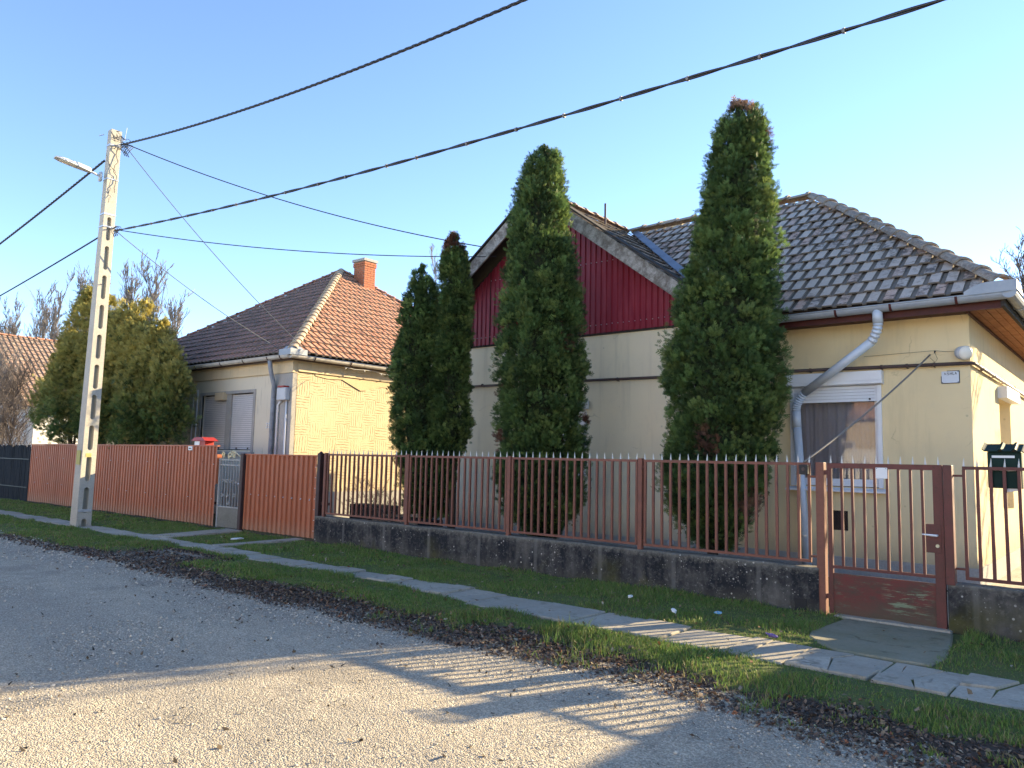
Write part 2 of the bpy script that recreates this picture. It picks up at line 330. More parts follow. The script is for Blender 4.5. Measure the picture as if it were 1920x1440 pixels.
M = dict(
    road=m_road(), verge=m_verge(),
    earth=simple('dry_earth', (.075, .068, .035), (.05, .055, .02), 1.2, .95, .5, 30),
    slab=m_concrete('paving_concrete', (.50, .45, .365), (.37, .335, .27), crack=1.1),
    slabdark=m_concrete('mossy_concrete', (.36, .335, .26), (.25, .235, .15), crack=.9),
    stain=m_stainwall(),
    yellow=m_stucco('yellow_stucco', (.75, .61, .365), (.70, .57, .345), (.63, .52, .34)),
    cream=m_stucco('cream_grey_stucco', (.76, .67, .49), (.71, .63, .47), (.60, .54, .42)),
    plinth=m_concrete('plinth_cement', (.42, .40, .37), (.34, .33, .31)),
    grooved=m_grooved(), weave=m_weave(),
    beige=m_stucco('beige_plaster', (.66, .53, .34), (.60, .49, .33), (.5, .42, .3), damp=False),
    patch=m_stucco('smooth_yellow_plaster', (.55, .45, .28), (.51, .41, .25), (.5, .42, .28), damp=False),
    white=m_stucco('white_plaster', (.80, .79, .76), (.74, .73, .70), (.62, .6, .57)),
    tile_main=m_tile('lichen_roof_tile', (.46, .385, .33), (.38, .325, .29), (.47, .31, .24), lich=(.54, .50, .44), lichamt=.45, darkamt=.7),
    tile_wing=m_tile('weathered_clay_tile', (.40, .27, .19), (.34, .26, .20), (.44, .25, .155), lichamt=.6, darkamt=.5),
    tile_red=m_tile('red_clay_tile', (.45, .165, .085), (.37, .145, .08), (.50, .24, .14), lich=(.55, .45, .35), lichamt=.65, darkamt=.6),
    tile_brown_shaded=m_tile('shaded_dark_clay_tile', (.38, .135, .085), (.30, .115, .078), (.42, .155, .09), lich=(.42, .37, .33), lichamt=.7, darkamt=.8),  # same tile, darkened by weathering plus painted shade on the street slope
    ridge=m_tile('ridge_tile_clay', (.25, .205, .165), (.22, .19, .165), (.28, .20, .15), lichamt=.5, darkamt=.3),
    ridge_pale=m_tile('mortared_ridge_tile', (.46, .36, .24), (.42, .33, .23), (.48, .34, .22), lichamt=.4, darkamt=.15),
    groove=simple('dark_tile_groove', (.13, .115, .10), (.18, .155, .13), 9, .95, .3, 40),  # darker tone for tile grooves and lower tile edges
    deck=simple('roof_batten_dark', (.05, .042, .038), (.03, .028, .026), 4, .95),
    wood=m_wood('weathered_bargeboard', (.40, .38, .35), (.17, .15, .13)),
    soffit=m_wood('stained_soffit_board', (.42, .19, .09), (.32, .13, .06)),
    darkred=simple('dark_red_board', (.085, .02, .018), (.05, .014, .014), 6, .6),
    maroon=m_corr('maroon_sheet', (.27, .020, .038), (.21, .016, .031), (.2, .016, .034)),
    corr=m_corr('brick_red_sheet', (.41, .120, .050), (.335, .096, .042), (.33, .19, .12)),
    zinc=simple('zinc_sheet', (.33, .36, .40), (.27, .30, .34), 5, .6, .08, 40, metal=.15),
    pipe=simple('galvanised_pipe', (.54, .59, .66), (.48, .53, .60), 7, .45, .06, 40, metal=.1),
    valley=simple('valley_metal', (.24, .28, .35), (.19, .22, .28), 5, .45, .05, metal=.3),
    oldgut=simple('peeling_gutter', (.55, .52, .47), (.42, .39, .35), 6, .6, .2, wear=(.17, .09, .06), wscale=5),
    rustpipe=simple('rusty_downpipe', (.30, .33, .38), (.20, .21, .23), 5, .55, .2, wear=(.12, .08, .06), wscale=6),
    gas=simple('brown_pipe_paint', (.085, .055, .05), (.06, .04, .036), 8, .5),
    fence=m_fencepaint('brown_fence_paint', (.22, .088, .060), (.17, .070, .050), (.13, .05, .032)),
    gate=m_fencepaint('maroon_gate_paint', (.15, .048, .041), (.11, .045, .037), (.07, .035, .022)),
    gatepanel=m_gatepanel(),
    spike=simple('pale_spike', (.60, .60, .57), (.5, .5, .48), 10, .4, 0),
    pvc=simple('white_pvc', (.74, .75, .77), (.66, .67, .70), 2, .35, 0),
    shutter=simple('grey_shutter', (.62, .59, .58), (.55, .53, .52), 3, .5, 0),
    cream_box=simple('cream_plastic', (.56, .46, .31), (.52, .42, .28), 5, .5, 0),
    glass=m_glass(),
    curtain=simple('net_curtain', (.42, .41, .42), (.37, .36, .37), 2, .9, 0),
    dark=simple('dark_interior', (.03, .03, .03), None, 2, .9, 0),
    black=simple('black_rubber', (.02, .02, .022), (.03, .03, .03), 20, .55, 0),
    blackcable=simple('cable_jacket', (.025, .026, .03), (.04, .04, .045), 30, .45, 0),
    greycable=simple('grey_cable', (.16, .17, .18), (.12, .12, .13), 20, .6, 0),
    cord=simple('weathered_cord', (.20, .19, .17), (.16, .15, .14), 20, .6, 0),
    whitecable=simple('pale_cable', (.62, .60, .55), (.5, .48, .44), 20, .6, 0),
    pole=m_concrete('pole_concrete', (.50, .47, .40), (.42, .395, .345)),
    yellowpaint=simple('yellow_paint_mark', (.46, .42, .12), (.36, .34, .16), 30, .8),
    lampgrey=simple('lamp_housing', (.52, .53, .55), (.46, .47, .48), 4, .45, 0),
    tie=simple('cable_tie_grey', (.20, .20, .21), (.14, .14, .15), 12, .5, 0),
    steel=simple('galvanised_steel', (.55, .57, .60), (.45, .47, .50), 12, .4, 0, metal=.6),
    green=simple('mailbox_green', (.008, .030, .025), (.006, .022, .019), 8, .6, 0, spec=.15),
    red=simple('mailbox_red', (.36, .032, .026), (.30, .03, .024), 8, .45, 0),
    brick=simple('chimney_brick', (.42, .15, .075), (.33, .12, .065), 30, .9, .3),
    mortar=simple('mortar', (.36, .33, .28), None, 20, .95),
    bark=simple('bark', (.085, .065, .05), (.05, .04, .032), 12, .95, .6, 30, vec=(1, 1, .25)),
    twig=simple('pale_twig', (.27, .235, .205), (.20, .17, .15), 3, .9, 0),
    twigdark=simple('grey_brown_twig', (.16, .13, .11), (.11, .09, .08), 3, .9, 0),
    straw=simple('straw_stem', (.42, .33, .17), (.32, .25, .13), 3, .9, 0),
    leaf=m_leaf('thuja_leaf', .32), grassmat=m_leaf('grass_blade', .3), litter=m_leaf('fallen_leaf', .1, .8), stonemat=m_attr('loose_stone'),
    plank=m_wood('old_plank', (.36, .29, .21), (.22, .17, .12)),
    reed=simple('dark_reed', (.018, .026, .034), (.03, .034, .04), 8, .8, 0),
    ornament=simple('grey_gate_iron', (.36, .36, .35), (.26, .255, .25), 12, .5, 0),
    brass=simple('cream_scroll_paint', (.62, .55, .36), (.5, .44, .27), 8, .5, 0),
    gatecement=m_concrete('gate_kick_plate', (.25, .245, .22), (.17, .165, .14)),
    postdark=simple('dark_maroon_post', (.055, .026, .026), (.04, .02, .02), 9, .55),
    blue=simple('blue_wrapper', (.10, .36, .62), (.5, .6, .7), 40, .35, 0, stops=(.5, .55)),
    paper=simple('white_litter', (.72, .73, .74), (.6, .62, .64), 30, .7, 0),
    purple=simple('purple_wrapper', (.12, .07, .25), (.2, .15, .32), 30, .5, 0),
    plaque=simple('enamel_plaque', (.56, .60, .66), (.52, .55, .60), 6, .35, 0),
    lens=simple('lamp_lens', (.80, .76, .66), (.75, .70, .6), 6, .3, 0),
)

# ------------------------------------------------------------------ terrain
def nz(x, y, s=1.0, o=0): return mnoise.noise(Vector((x * s, y * s, o)))
def vnoise(X, Y, s, o=0.0):
    return np.array([mnoise.noise(Vector((a * s, b * s, o))) for a, b in zip(X.ravel(), Y.ravel())]).reshape(X.shape)
def sstep(a, b, x): t = np.clip((x - a) / (b - a), 0, 1); return t * t * (3 - 2 * t)

WALL_Y = 8.80
def grid(name, xs, ys, zf, mat, attr=None):
    X, Y = np.meshgrid(xs, ys); Z = zf(X, Y); nx, ny = len(xs), len(ys)
    V = np.stack([X, Y, Z], -1).reshape(-1, 3); i = np.arange(nx * ny).reshape(ny, nx)
    Fc = np.stack([i[:-1, :-1], i[:-1, 1:], i[1:, 1:], i[1:, :-1]], -1).reshape(-1, 4)
    c = attr(X, Y).reshape(-1, 3) if attr else None
    o = bpy.data.objects.new(name, np_mesh(name, V, Fc, mat, c, True)); link(o); o['kind'] = 'structure'; return o

g_ = MB(); g_.poly([(-500, -500, -.08), (500, -500, -.08), (500, 500, -.08), (-500, 500, -.08)])
tag(g_.build('ground', M['earth']), kind='structure')
def edge_y(X):  # gravel / verge boundary
    e = 5.12 + .16 * vnoise(X, X * 0, .45, 3.1) + .10 * vnoise(X, X * 0, 1.7, 8.2)
    return e - .35 * sstep(-3.0, -1.2, X)
def grassness(X, Y):
    n = vnoise(X, Y, .9, 1.3) * .30 + vnoise(X, Y, 2.6, 5.5) * .22
    lo = 5.64 - .25 * sstep(-3.6, -2.2, X) - .26 * sstep(-9.5, -14, X) + .12 * np.exp(-((X + 5.2) / 1.1) ** 2)
    g1 = sstep(lo - .22, lo + .28, Y + n * .6)
    cross = np.exp(-((X + 11.9) / 1.0) ** 2) * (Y < 6.5); g1 = g1 * (1 - .95 * np.clip(cross * 1.5, 0, 1))
    g1 = np.where(Y > 7.0, np.clip(.95 + n, 0, 1), g1)
    return np.clip(g1 + n * .25, 0, 1)
def path_lo(X): return 6.34 + .36 * sstep(-5.2, -8.2, X) + .02 * np.sin(X * 1.3)
def path_hi(X): return 7.09 + .06 * sstep(-5.0, -7.5, X) + .02 * np.sin(X * .9 + 1)
def on_hard(X, Y, pad=0.0):  # paved places
    nn = .07 * vnoise(X, Y, 2.7, 6.1) + .05 * vnoise(X, Y, 7.0, 3.3) if np.size(X) > 1 else 0
    h = (Y > path_lo(X) - pad + .035 + nn) & (Y < path_hi(X) + pad - .035 - nn)
    h |= (X > -2.62 - pad) & (X < -1.50 + pad) & (Y > 7.0) & (Y > 7.12 + (-2.25 - X) * 1.4)
    h |= (np.abs((X + 14.9) - (7.1 - Y) * -.15) < .34 + pad) & (Y > 7.0)
    h |= (np.abs(X + 12.55) < .14 + pad) & (Y > 7.0)
    return h
def verge_z(X, Y):
    e = edge_y(X)
    z = -.05 + .066 * sstep(-.35, .55, Y - e) + .012 * vnoise(X, Y, 3.2, 2.0) + .008 * vnoise(X, Y, 9.0, 4.0)
    z += .03 * sstep(.5, .0, np.abs(Y - 5.9)) * sstep(.3, .8, grassness(X, Y))
    z = np.where((Y > path_lo(X) - .06) & (Y < path_hi(X) + .06), .014, z)
    z = np.where(on_hard(X, Y, .03) & (Y > 7.1), .005, z)
    return z - .03 * np.exp(-((X + 11.9) / .9) ** 2) * (Y < 6.3)
def verge_attr(X, Y):
    e = edge_y(X); gr = grassness(X, Y); gv = 1 - sstep(-.12, .30, Y - e + .12 * vnoise(X, Y, 4.0, 9.9))
    gv = np.maximum(gv, np.clip(1.1 * np.exp(-((X + 12.1) / .8) ** 2), 0, 1) * (Y < 6.4))
    return np.stack([gr, gv, gr * 0], -1)
grid('verge', np.concatenate([np.arange(-40, -9, .12), np.arange(-9, 4.01, .06)]), np.arange(4.3, 8.81, .07), verge_z, M['verge'], verge_attr)
def road_z(X, Y): return .018 * vnoise(X, Y, .5, 1.0) + .007 * vnoise(X, Y, 3.0, 2.0) + .004 * vnoise(X, Y, 9.0, 3.0) - .03 * sstep(5.2, 6.0, Y)
grid('road', np.concatenate([np.arange(-120, -22, 2.0), np.arange(-22, -8, .16), np.arange(-8, 3, .07), np.arange(3, 30, 2.0)]), np.concatenate([np.arange(-14, .8, .8), np.arange(.8, 5.75, .07)]), road_z, M['road'])
y_ = MB(); y_.poly([(-60, 8.86, .02), (9, 8.86, .02), (9, 70, .02), (-60, 70, .02)])
tag(y_.build('yard', M['earth']), kind='structure')
p_ = MB(); p_.box(-1.86, -.15, 8.95, 19, -.02, .05)
p_.box(-2.75, -1.86, 8.95, 11.4, -.02, .045)
tag(p_.build('garden_path', M['slab']), kind='structure')

# sidewalk of single slabs
side = thing('sidewalk', None, None, (-10, 6.7, 0)); side['kind'] = 'structure'
def slab(poly, z0, z1, parent, mat, name='paving_slab'):
    m = MB(); n = len(poly); i = 0
    cx = sum(p[0] for p in poly) / n; cy = sum(p[1] for p in poly) / n
    tx, ty = random.uniform(-.012, .012), random.uniform(-.014, .014)
    zt = lambda x, y: z1 + (x - cx) * tx + (y - cy) * ty
    ins = [(cx + (x - cx) * .972, cy + (y - cy) * .972) for x, y in poly]
    m.poly([(x, y, zt(x, y)) for x, y in ins])
    for k in range(n):
        a, b = poly[k], poly[(k + 1) % n]; ia, ib = ins[k], ins[(k + 1) % n]
        m.poly([(*a, zt(*a) - .012), (*b, zt(*b) - .012), (*ib, zt(*ib)), (*ia, zt(*ia))])
        m.poly([(*a, z0), (*b, z0), (*b, zt(*b) - .012), (*a, zt(*a) - .012)])
    return m.build(name, mat, parent)
x = -30.0
while x < 2.4:
    w = random.uniform(.46, .56) if x < -8 else random.uniform(.5, .72)
    j = lambda a=.02: random.uniform(-a, a)
    wv = .04 * math.sin(x * .7)
    y0, y1 = float(path_lo(np.array(x))) + wv * .5, float(path_hi(np.array(x))) + wv * .3
    gap = .006
    if x > -5.5 and -5.1 < x < -4.4: y1 += .04
    poly = [(x + gap + j(.008), y0 + j()), (x + w - gap + j(.008), y0 + j()), (x + w - gap + j(.008), y1 + j()), (x + gap + j(.008), y1 + j())]
    zz = .030 + j(.010)
    if x > -2.2 or random.random() < .35:
        # cracked slab: two or three shards
        t = random.uniform(.3, .7); s2 = random.uniform(.3, .7); lerp = lambda a, b, u: (a[0] + (b[0] - a[0]) * u, a[1] + (b[1] - a[1]) * u)
        A, B = lerp(poly[0], poly[1], t), lerp(poly[3], poly[2], s2)
        g1 = .007
        if x <= -2.4: slab([poly[0], (A[0] - g1, A[1]), (B[0] - g1, B[1]), poly[3]], -.05, zz + j(.006), side, M['slab'])
        if x > -2.4:
            c0 = (sum(p[0] for p in poly) / 4 + j(.12), sum(p[1] for p in poly) / 4 + j(.14)); em = [lerp(poly[q], poly[(q + 1) % 4], random.uniform(.3, .7)) for q in range(4)]
            for q in range(4):
                pts = [poly[q], em[q], c0, em[(q - 1) % 4]]; cc_ = (sum(p[0] for p in pts) / 4, sum(p[1] for p in pts) / 4); f_ = random.uniform(.968, .992)
                slab([(cc_[0] + (p[0] - cc_[0]) * f_ + j(.012), cc_[1] + (p[1] - cc_[1]) * f_ + j(.012)) for p in pts], -.05, zz + j(.012), side, M['slab'])
        elif x > -2.2:
            Cc = lerp(poly[1], poly[2], random.uniform(.35, .65)); Mm = lerp(A, B, .5)
            slab([(A[0] + g1, A[1]), poly[1], (Cc[0], Cc[1] - g1), (Mm[0] + g1, Mm[1] - g1)], -.05, zz + j(.01), side, M['slab'])
            slab([(Mm[0] + g1, Mm[1] + g1), (Cc[0], Cc[1] + g1), poly[2], (B[0] + g1, B[1])], -.05, zz + j(.01), side, M['slab'])
        else: slab([(A[0] + g1, A[1]), poly[1], poly[2], (B[0] + g1, B[1])], -.05, zz + j(.008), side, M['slab'])
    else: slab(poly, -.05, zz, side, M['slab'])
    x += w
ent = thing('entrance_path', None, None, (-2.1, 8, 0)); ent['kind'] = 'structure'
slab([(-2.66, 7.80), (-2.60, 7.55), (-2.42, 7.30), (-2.22, 7.13), (-1.48, 7.13), (-1.44, 7.5), (-1.52, 8.2), (-1.60, 8.70), (-2.62, 8.74)], -.05, .026, ent, M['slabdark'])
sl2 = slab([(-2.74, 8.74), (-1.62, 8.72), (-1.62, 9.0), (-2.74, 9.0)], -.05, .034, ent, M['slab'])
drv = thing('driveway_strips', None, None, (-13.5, 8, 0)); drv['kind'] = 'structure'
for (xa, xb, w) in ((-14.55, -14.95, .3), (-12.55, -12.6, .13)):
    for k in range(3):
        ya, yb = 7.12 + k * .6, 7.12 + (k + 1) * .6 - .02
        xm = lambda y: xa + (xb - xa) * (y - 7.1) / 1.8
        slab([(xm(ya) - w, ya), (xm(ya) + w, ya), (xm(yb) + w, yb), (xm(yb) - w, yb)], -.05, .04, drv, M['slab'])

# ------------------------------------------------------------------ roof tiles
TW, TR = .205, .335
def tile_mesh(name, w, l, mat, th=.024, groove=.26, hh=.023, zb=.056):
    m = MB(); zt = .016   # lower edge rides over the row below
    xs = [0, groove * w, (groove + .05) * w, .96 * w, w * 1.0]; hs = [0, 0, hh, hh, .0]
    for k in range(4):
        a = (xs[k], 0, zb + hs[k]); b = (xs[k + 1], 0, zb + hs[k + 1]); c = (xs[k + 1], l, zt + hs[k + 1]); d = (xs[k], l, zt + hs[k])
        m.poly([a, b, c, d], 1 if k in (0, 3) else 0); m.poly([(xs[k], 0, zb + hs[k] - th), (xs[k + 1], 0, zb + hs[k + 1] - th), b, a], 1)
    return m.mesh(name, [mat, M['groove']])
def inside(poly, p):
    n = len(poly); s = 0
    for k in range(n):
        a, b = poly[k], poly[(k + 1) % n]
        if (b[0] - a[0]) * (p[1] - a[1]) - (b[1] - a[1]) * (p[0] - a[0]) < -1e-6: return False
    return True
def tile_slope(house, O, u, v, poly, mat, mesh_, stagger, w=TW, r=TR, over=.05, jit=1.0):
    """O: eave origin, u along the eave, v up the slope, poly (ccw) in (u,v). Returns list of (matrix) whole tiles and a bmesh of cut ones."""
    O = Vector(O); u = Vector(u).normalized(); v = Vector(v).normalized(); n = u.cross(v).normalized()
    us = [p[0] for p in poly]; vs_ = [p[1] for p in poly]; whole = []; cut = bmesh.new(); l = r + .06
    rows = int((max(vs_) + over) / r) + 1
    for ri in range(rows):
        vy = -over + ri * r
        k0 = int(min(us) / w) - 1; k1 = int(max(us) / w) + 1
        for k in range(k0, k1 + 1):
            ux = k * w + (w * .5 if stagger and ri % 2 else 0) + random.uniform(-.004, .004) * jit
            vyy = vy + random.uniform(-.016, .016) * jit; ang = random.uniform(-.018, .018) * jit; lift = random.uniform(-.003, .006) * jit + .010 * mnoise.noise(Vector((ux * .6, vy * .8, O.x)))
            rot = Matrix.Rotation(ang, 3, n) if ang else Matrix.Identity(3)
            uu = rot @ u; vv = rot @ v
            T = Matrix((uu, vv, n)).transposed().to_4x4(); T.translation = O + u * ux + v * vyy + n * lift
            cor = [(ux + .004, max(vyy, .002)), (ux + w - .004, max(vyy, .002)), (ux + w - .004, vyy + r), (ux + .004, vyy + r)]
            ins = [inside(poly, c) for c in cor]
            if all(ins): whole.append(T)
            elif any(ins) or inside(poly, (ux + w / 2, vyy + r / 2)):
                b2 = bmesh.new(); b2.from_mesh(mesh_); b2.transform(T)
                for q in range(len(poly)):
                    a, b = poly[q], poly[(q + 1) % len(poly)]
                    if abs(a[1]) < 1e-6 and abs(b[1]) < 1e-6: continue
                    pa = O + u * a[0] + v * a[1]; d = (u * (b[0] - a[0]) + v * (b[1] - a[1])).normalized(); no = n.cross(d)
                    bmesh.ops.bisect_plane(b2, geom=b2.verts[:] + b2.edges[:] + b2.faces[:], plane_co=pa, plane_no=-no, clear_outer=True)
                tmp = bpy.data.meshes.new('t'); b2.to_mesh(tmp); b2.free(); cut.from_mesh(tmp); bpy.data.meshes.remove(tmp)
    return whole, cut, n
def place_tiles(house, slopes, mats, budget, name='roof_tile'):
    cand = []
    for si, (whole, cut, n, me) in enumerate(slopes):
        for T in whole:
            c = T @ Vector((TW / 2, TR / 2, .03)); to = CAM - c; d = to.length
            q = c - CAM; zf = q.dot(F_ if False else (-(m3.col[2]))); vis = zf > .1 and abs(q.dot(R2) / zf) < .70 and abs(q.dot(U2) / zf) < .53 and n.dot(to) > 0
            size = max(0, n.dot(to) / d) / d ** 2 if vis else -1
            cand.append((size, si, T))
    cand.sort(key=lambda t: -t[0])
    rest = [bmesh.new() for _ in slopes]
    for k, (sz, si, T) in enumerate(cand):
        if k < budget and sz > 0:
            o = bpy.data.objects.new(name, slopes[si][3]); o.matrix_basis = T; link(o, house)
        else:
            b2 = rest[si]; n0 = len(b2.verts); b2.from_mesh(slopes[si][3]); b2.verts.ensure_lookup_table()
            bmesh.ops.transform(b2, matrix=T, verts=b2.verts[n0:])
    for si, (whole, cut, n, me) in enumerate(slopes):
        tmp = bpy.data.meshes.new('t'); cut.to_mesh(tmp); rest[si].from_mesh(tmp); bpy.data.meshes.remove(tmp)
        if len(rest[si].verts):
            me2 = bpy.data.meshes.new('roof_tiles'); rest[si].to_mesh(me2); me2.materials.append(mats[si]); me2.materials.append(M['groove'])
            o = bpy.data.objects.new('roof_tiles', me2); link(o, house); o['kind'] = 'stuff'
        rest[si].free(); cut.free()
def ridge_mesh(name, mat, l=.40, r=.115):
    m = MB(); n = 7
    for k in range(n):
        a0 = math.pi * (.08 + .84 * k / n); a1 = math.pi * (.08 + .84 * (k + 1) / n)
        P = lambda a, rr, x: (x, math.cos(a) * rr, math.sin(a) * rr * .85)
        for x0, x1, r0, r1 in ((0, .06, r * 1.18, r * 1.16), (.06, .065, r * 1.16, r), (.065, l, r, r * .86)):
            m.poly([P(a0, r0, x0), P(a1, r0, x0), P(a1, r1, x1), P(a0, r1, x1)])
        m.poly([P(a0, r * .95, 0), P(a1, r * .95, 0), P(a1, r * 1.18, 0), P(a0, r * 1.18, 0)])
    return m.mesh(name, mat)
def ridge_line(house, p0, p1, me, drop=.02, step=.34):
    """collar end at p0 (lower end)"""
    p0 = Vector(p0); p1 = Vector(p1); d = (p1 - p0); ln = d.length; d.normalize(); k = int(ln / step); st = ln / k
    s = d.cross(Vector((0, 0, 1))).normalized(); up = s.cross(d)
    for q in range(k):
        T = Matrix((d, -s, up)).transposed().to_4x4(); T = T @ Matrix.Rotation(random.uniform(-.03, .03), 4, 'Z') @ Matrix.Rotation(random.uniform(-.05, .05), 4, 'X')
        T.translation = p0 + d * (q * st) + up * (random.uniform(-.006, .008) - drop)
        o = bpy.data.objects.new('ridge_tile', me); o.matrix_basis = T; link(o, house)

def wall_open(m, O, u, n, Lg, z0, z1, ops, depth=.22, mi=0):
    """wall rectangle from O along u (len Lg), outward normal n, with openings (u0,u1,za,zb)"""
    O = Vector(O); u = Vector(u); n = Vector(n); P = lambda a, z, d=0: O + u * a + Vector((0, 0, z)) - n * d
    us = sorted({0, Lg} | {o[0] for o in ops} | {o[1] for o in ops}); zs = sorted({z0, z1} | {o[2] for o in ops} | {o[3] for o in ops})
    for a, b in zip(us, us[1:]):
        for c, d in zip(zs, zs[1:]):
            if any(o[0] <= a and b <= o[1] and o[2] <= c and d <= o[3] for o in ops): continue
            m.poly([P(a, c), P(b, c), P(b, d), P(a, d)], mi)
    for a, b, c, d in ops:
        m.poly([P(a, c), P(a, c, depth), P(a, d, depth), P(a, d)], mi); m.poly([P(b, c), P(b, d), P(b, d, depth), P(b, c, depth)], mi)
        m.poly([P(a, d), P(a, d, depth), P(b, d, depth), P(b, d)], mi); m.poly([P(a, c), P(b, c), P(b, c, depth), P(a, c, depth)], mi)

def half_gutter(house, p0, p1, out, r, mat, name='gutter', brackets=None, bmat=None):
    p0 = Vector(p0); p1 = Vector(p1); out = Vector(out); up = Vector((0, 0, 1)); m = MB(); n = 8
    for k in range(n):
        a0 = math.pi + math.pi * k / n; a1 = math.pi + math.pi * (k + 1) / n
        for rr in (r, r * .93):
            q = lambda p, a: p + out * (math.cos(a) * rr) + up * (math.sin(a) * rr)
            m.poly([q(p0, a0), q(p1, a0), q(p1, a1), q(p0, a1)])
    m.tube([p0 + out * r, p1 + out * r], r * .13, 6)
    for p in (p0, p1): m.poly([p + out * (math.cos(math.pi + math.pi * k / n) * r) + up * (math.sin(math.pi + math.pi * k / n) * r) for k in range(n + 1)])
    g = m.build(name, mat, house, True)
    d = (p1 - p0).normalized()
    for t in (brackets or []):
        c = p0 + (p1 - p0) * t; b = MB()
        pts = [c + out * (math.cos(math.pi + math.pi * k / 8) * r * 1.08) + up * (math.sin(math.pi + math.pi * k / 8) * r * 1.08) for k in range(9)]
        for a, e in zip(pts, pts[1:]): b.bar(a, e, .012, .03, d)
        b.build('gutter_bracket', bmat, g)
    return g

# ------------------------------------------------------------------ yellow gabled house
HY, HX0, HX1 = 11.8, -12.45, -1.86
EZ, RZ, EY, EX = 3.88, 6.73, 11.30, -1.40
DR = 3.50                         # plan run of the main slopes
RY = EY + DR; WX = -8.95; WRUN = 3.85
house = thing('gabled_house', 'yellow stucco house with dark red corrugated gable and lichen covered tile roof', 'house', (-7, 14, 0))
m = MB(); wall_open(m, (-5.3, HY, 0), (1, 0, 0), (0, -1, 0), 3.44, .33, 3.78, [(5.3 - 4.27, 5.3 - 2.98, 1.33, 2.86), (5.3 - 3.71, 5.3 - 3.47, .70, .985)], .13)
wall_open(m, (HX1, HY, 0), (0, 1, 0), (1, 0, 0), 9, .33, 3.78, [(2.38, 3.55, 1.0, 2.74)], .26)
m.poly([(HX1, HY + 9, .33), (-5.3, HY + 9, .33), (-5.3, HY + 9, 3.78), (HX1, HY + 9, 3.78)])
w1 = m.build('wall', M['yellow'], house); w1['label'] = 'yellow stucco wall with the shuttered window'
m = MB(); wall_open(m, (HX0, HY, 0), (1, 0, 0), (0, -1, 0), -5.3 - HX0, .33, 4.06, [(HX0 * -1 - 8.95, HX0 * -1 - 8.05, 1.35, 2.58)], .15)
m.poly([(HX0, HY + 9, .33), (HX0, HY, .33), (HX0, HY, 4.06), (HX0, HY + 9, 4.06)])
w2 = m.build('wall', M['cream'], house); w2['label'] = 'cream grey wall under the red gable'
m = MB(); m.box(HX0 - .03, HX1 + .03, HY - .03, HY + .3, -.1, .33); m.box(HX1 - .3, HX1 + .03, HY + .3, HY + 9, -.1, .33); m.build('plinth', M['plinth'], house)

# gable cladding: separate corrugated sheets
def corr_profile(x0, x1, pitch, depth, y, crest=.42, side=.14):
    pts = []; x = math.floor(x0 / pitch) * pitch
    while x < x1 + pitch:
        for fx, d in ((0, 0), (crest, 0), (crest + side, 1), (1 - side, 1)):
            X = x + fx * pitch
            if x0 <= X <= x1: pts.append((X, y + d * depth))
        x += pitch
    return [(x0, pts[0][1])] + pts + [(x1, pts[-1][1])]
clad_y = HY - .075
xs_ = [HX0 + .05 + k * .98 for k in range(8)]; xs_[-1] = min(xs_[-1], -5.32)
for a, b in zip(xs_, xs_[1:]):
    prof = corr_profile(a, b - .004, .118, .022, clad_y - .003 * (int(a * 10) % 2), .50, .12)
    zt = lambda X: 6.62 - .76 * abs(X - WX)
    cols = [((X, Y, 3.97), (X, Y, max(3.98, zt(X)))) for X, Y in prof]
    m = MB(); m.sheet(cols, None); m.build('cladding_sheet', M['maroon'], house)
m = MB()
for k in range(60):
    X = HX0 + .12 + k * .118
    for Z in (4.12, 5.3): 
        if Z < 6.45 - .76 * abs(X - WX) and X < -5.4: m.tube([(X + .03, clad_y - .012, Z + random.uniform(-.012, .012)), (X + .03, clad_y, Z)], .008, 6)
m.build('screw', M['steel'], house)
m = MB(); m.poly([(HX0, HY - .03, 4.0), (-5.32, HY - .03, 4.0), (-5.32, HY - .03, 4.08), (WX, HY - .03, 6.66), (HX0, HY - .03, 4.08)]); m.box(HX0, -5.32, HY - .045, HY + .02, 3.94, 4.06); m.build('gable_backing', M['deck'], house)

# roof decks
zl = lambda X: RZ - (RZ - EZ) / WRUN * abs(X - WX)
deck = MB()
deck.poly([(EX, EY, EZ), (EX - DR, RY, RZ), (WX, RY, RZ), (WX + WRUN, EY, EZ)])
deck.poly([(WX, EY, RZ), (WX + WRUN, EY, EZ), (WX, RY, RZ)])
deck.poly([(WX, EY, RZ), (WX, RY + 4, RZ), (WX - WRUN, RY + 4, EZ), (WX - WRUN, EY, EZ)])
deck.poly([(EX, EY, EZ), (EX, RY + DR, EZ), (EX - DR, RY, RZ)])
deck.poly([(EX, RY + DR, EZ), (WX - WRUN, RY + DR, EZ), (WX, RY, RZ), (EX - DR, RY, RZ)])
deck.build('roof_deck', M['deck'], house)
tm_main = tile_mesh('lichen_tile', TW, TR + .06, M['tile_main']); tm_wing = tile_mesh('wing_tile', TW, TR + .06, M['tile_wing'], groove=.10, hh=.008, zb=.062)
vm = Vector((0, DR, RZ - EZ)); lm = vm.length
slopes = []
ux = EX - (WX + WRUN)
whole, cut, n_ = tile_slope(house, (WX + WRUN, EY, EZ), (1, 0, 0), vm, [(0, 0), (ux, 0), (ux - DR, lm), (-WRUN, lm)], M['tile_main'], tm_main, True)
slopes.append((whole, cut, n_, tm_main))
vw = Vector((-WRUN, 0, RZ - EZ)); lw = vw.length
whole, cut, n_ = tile_slope(house, (WX + WRUN, EY, EZ), (0, 1, 0), vw, [(0, 0), (DR, lw), (0, lw)], M['tile_wing'], tm_wing, True)
slopes.append((whole, cut, n_, tm_wing))
vr = Vector((-DR, 0, RZ - EZ))
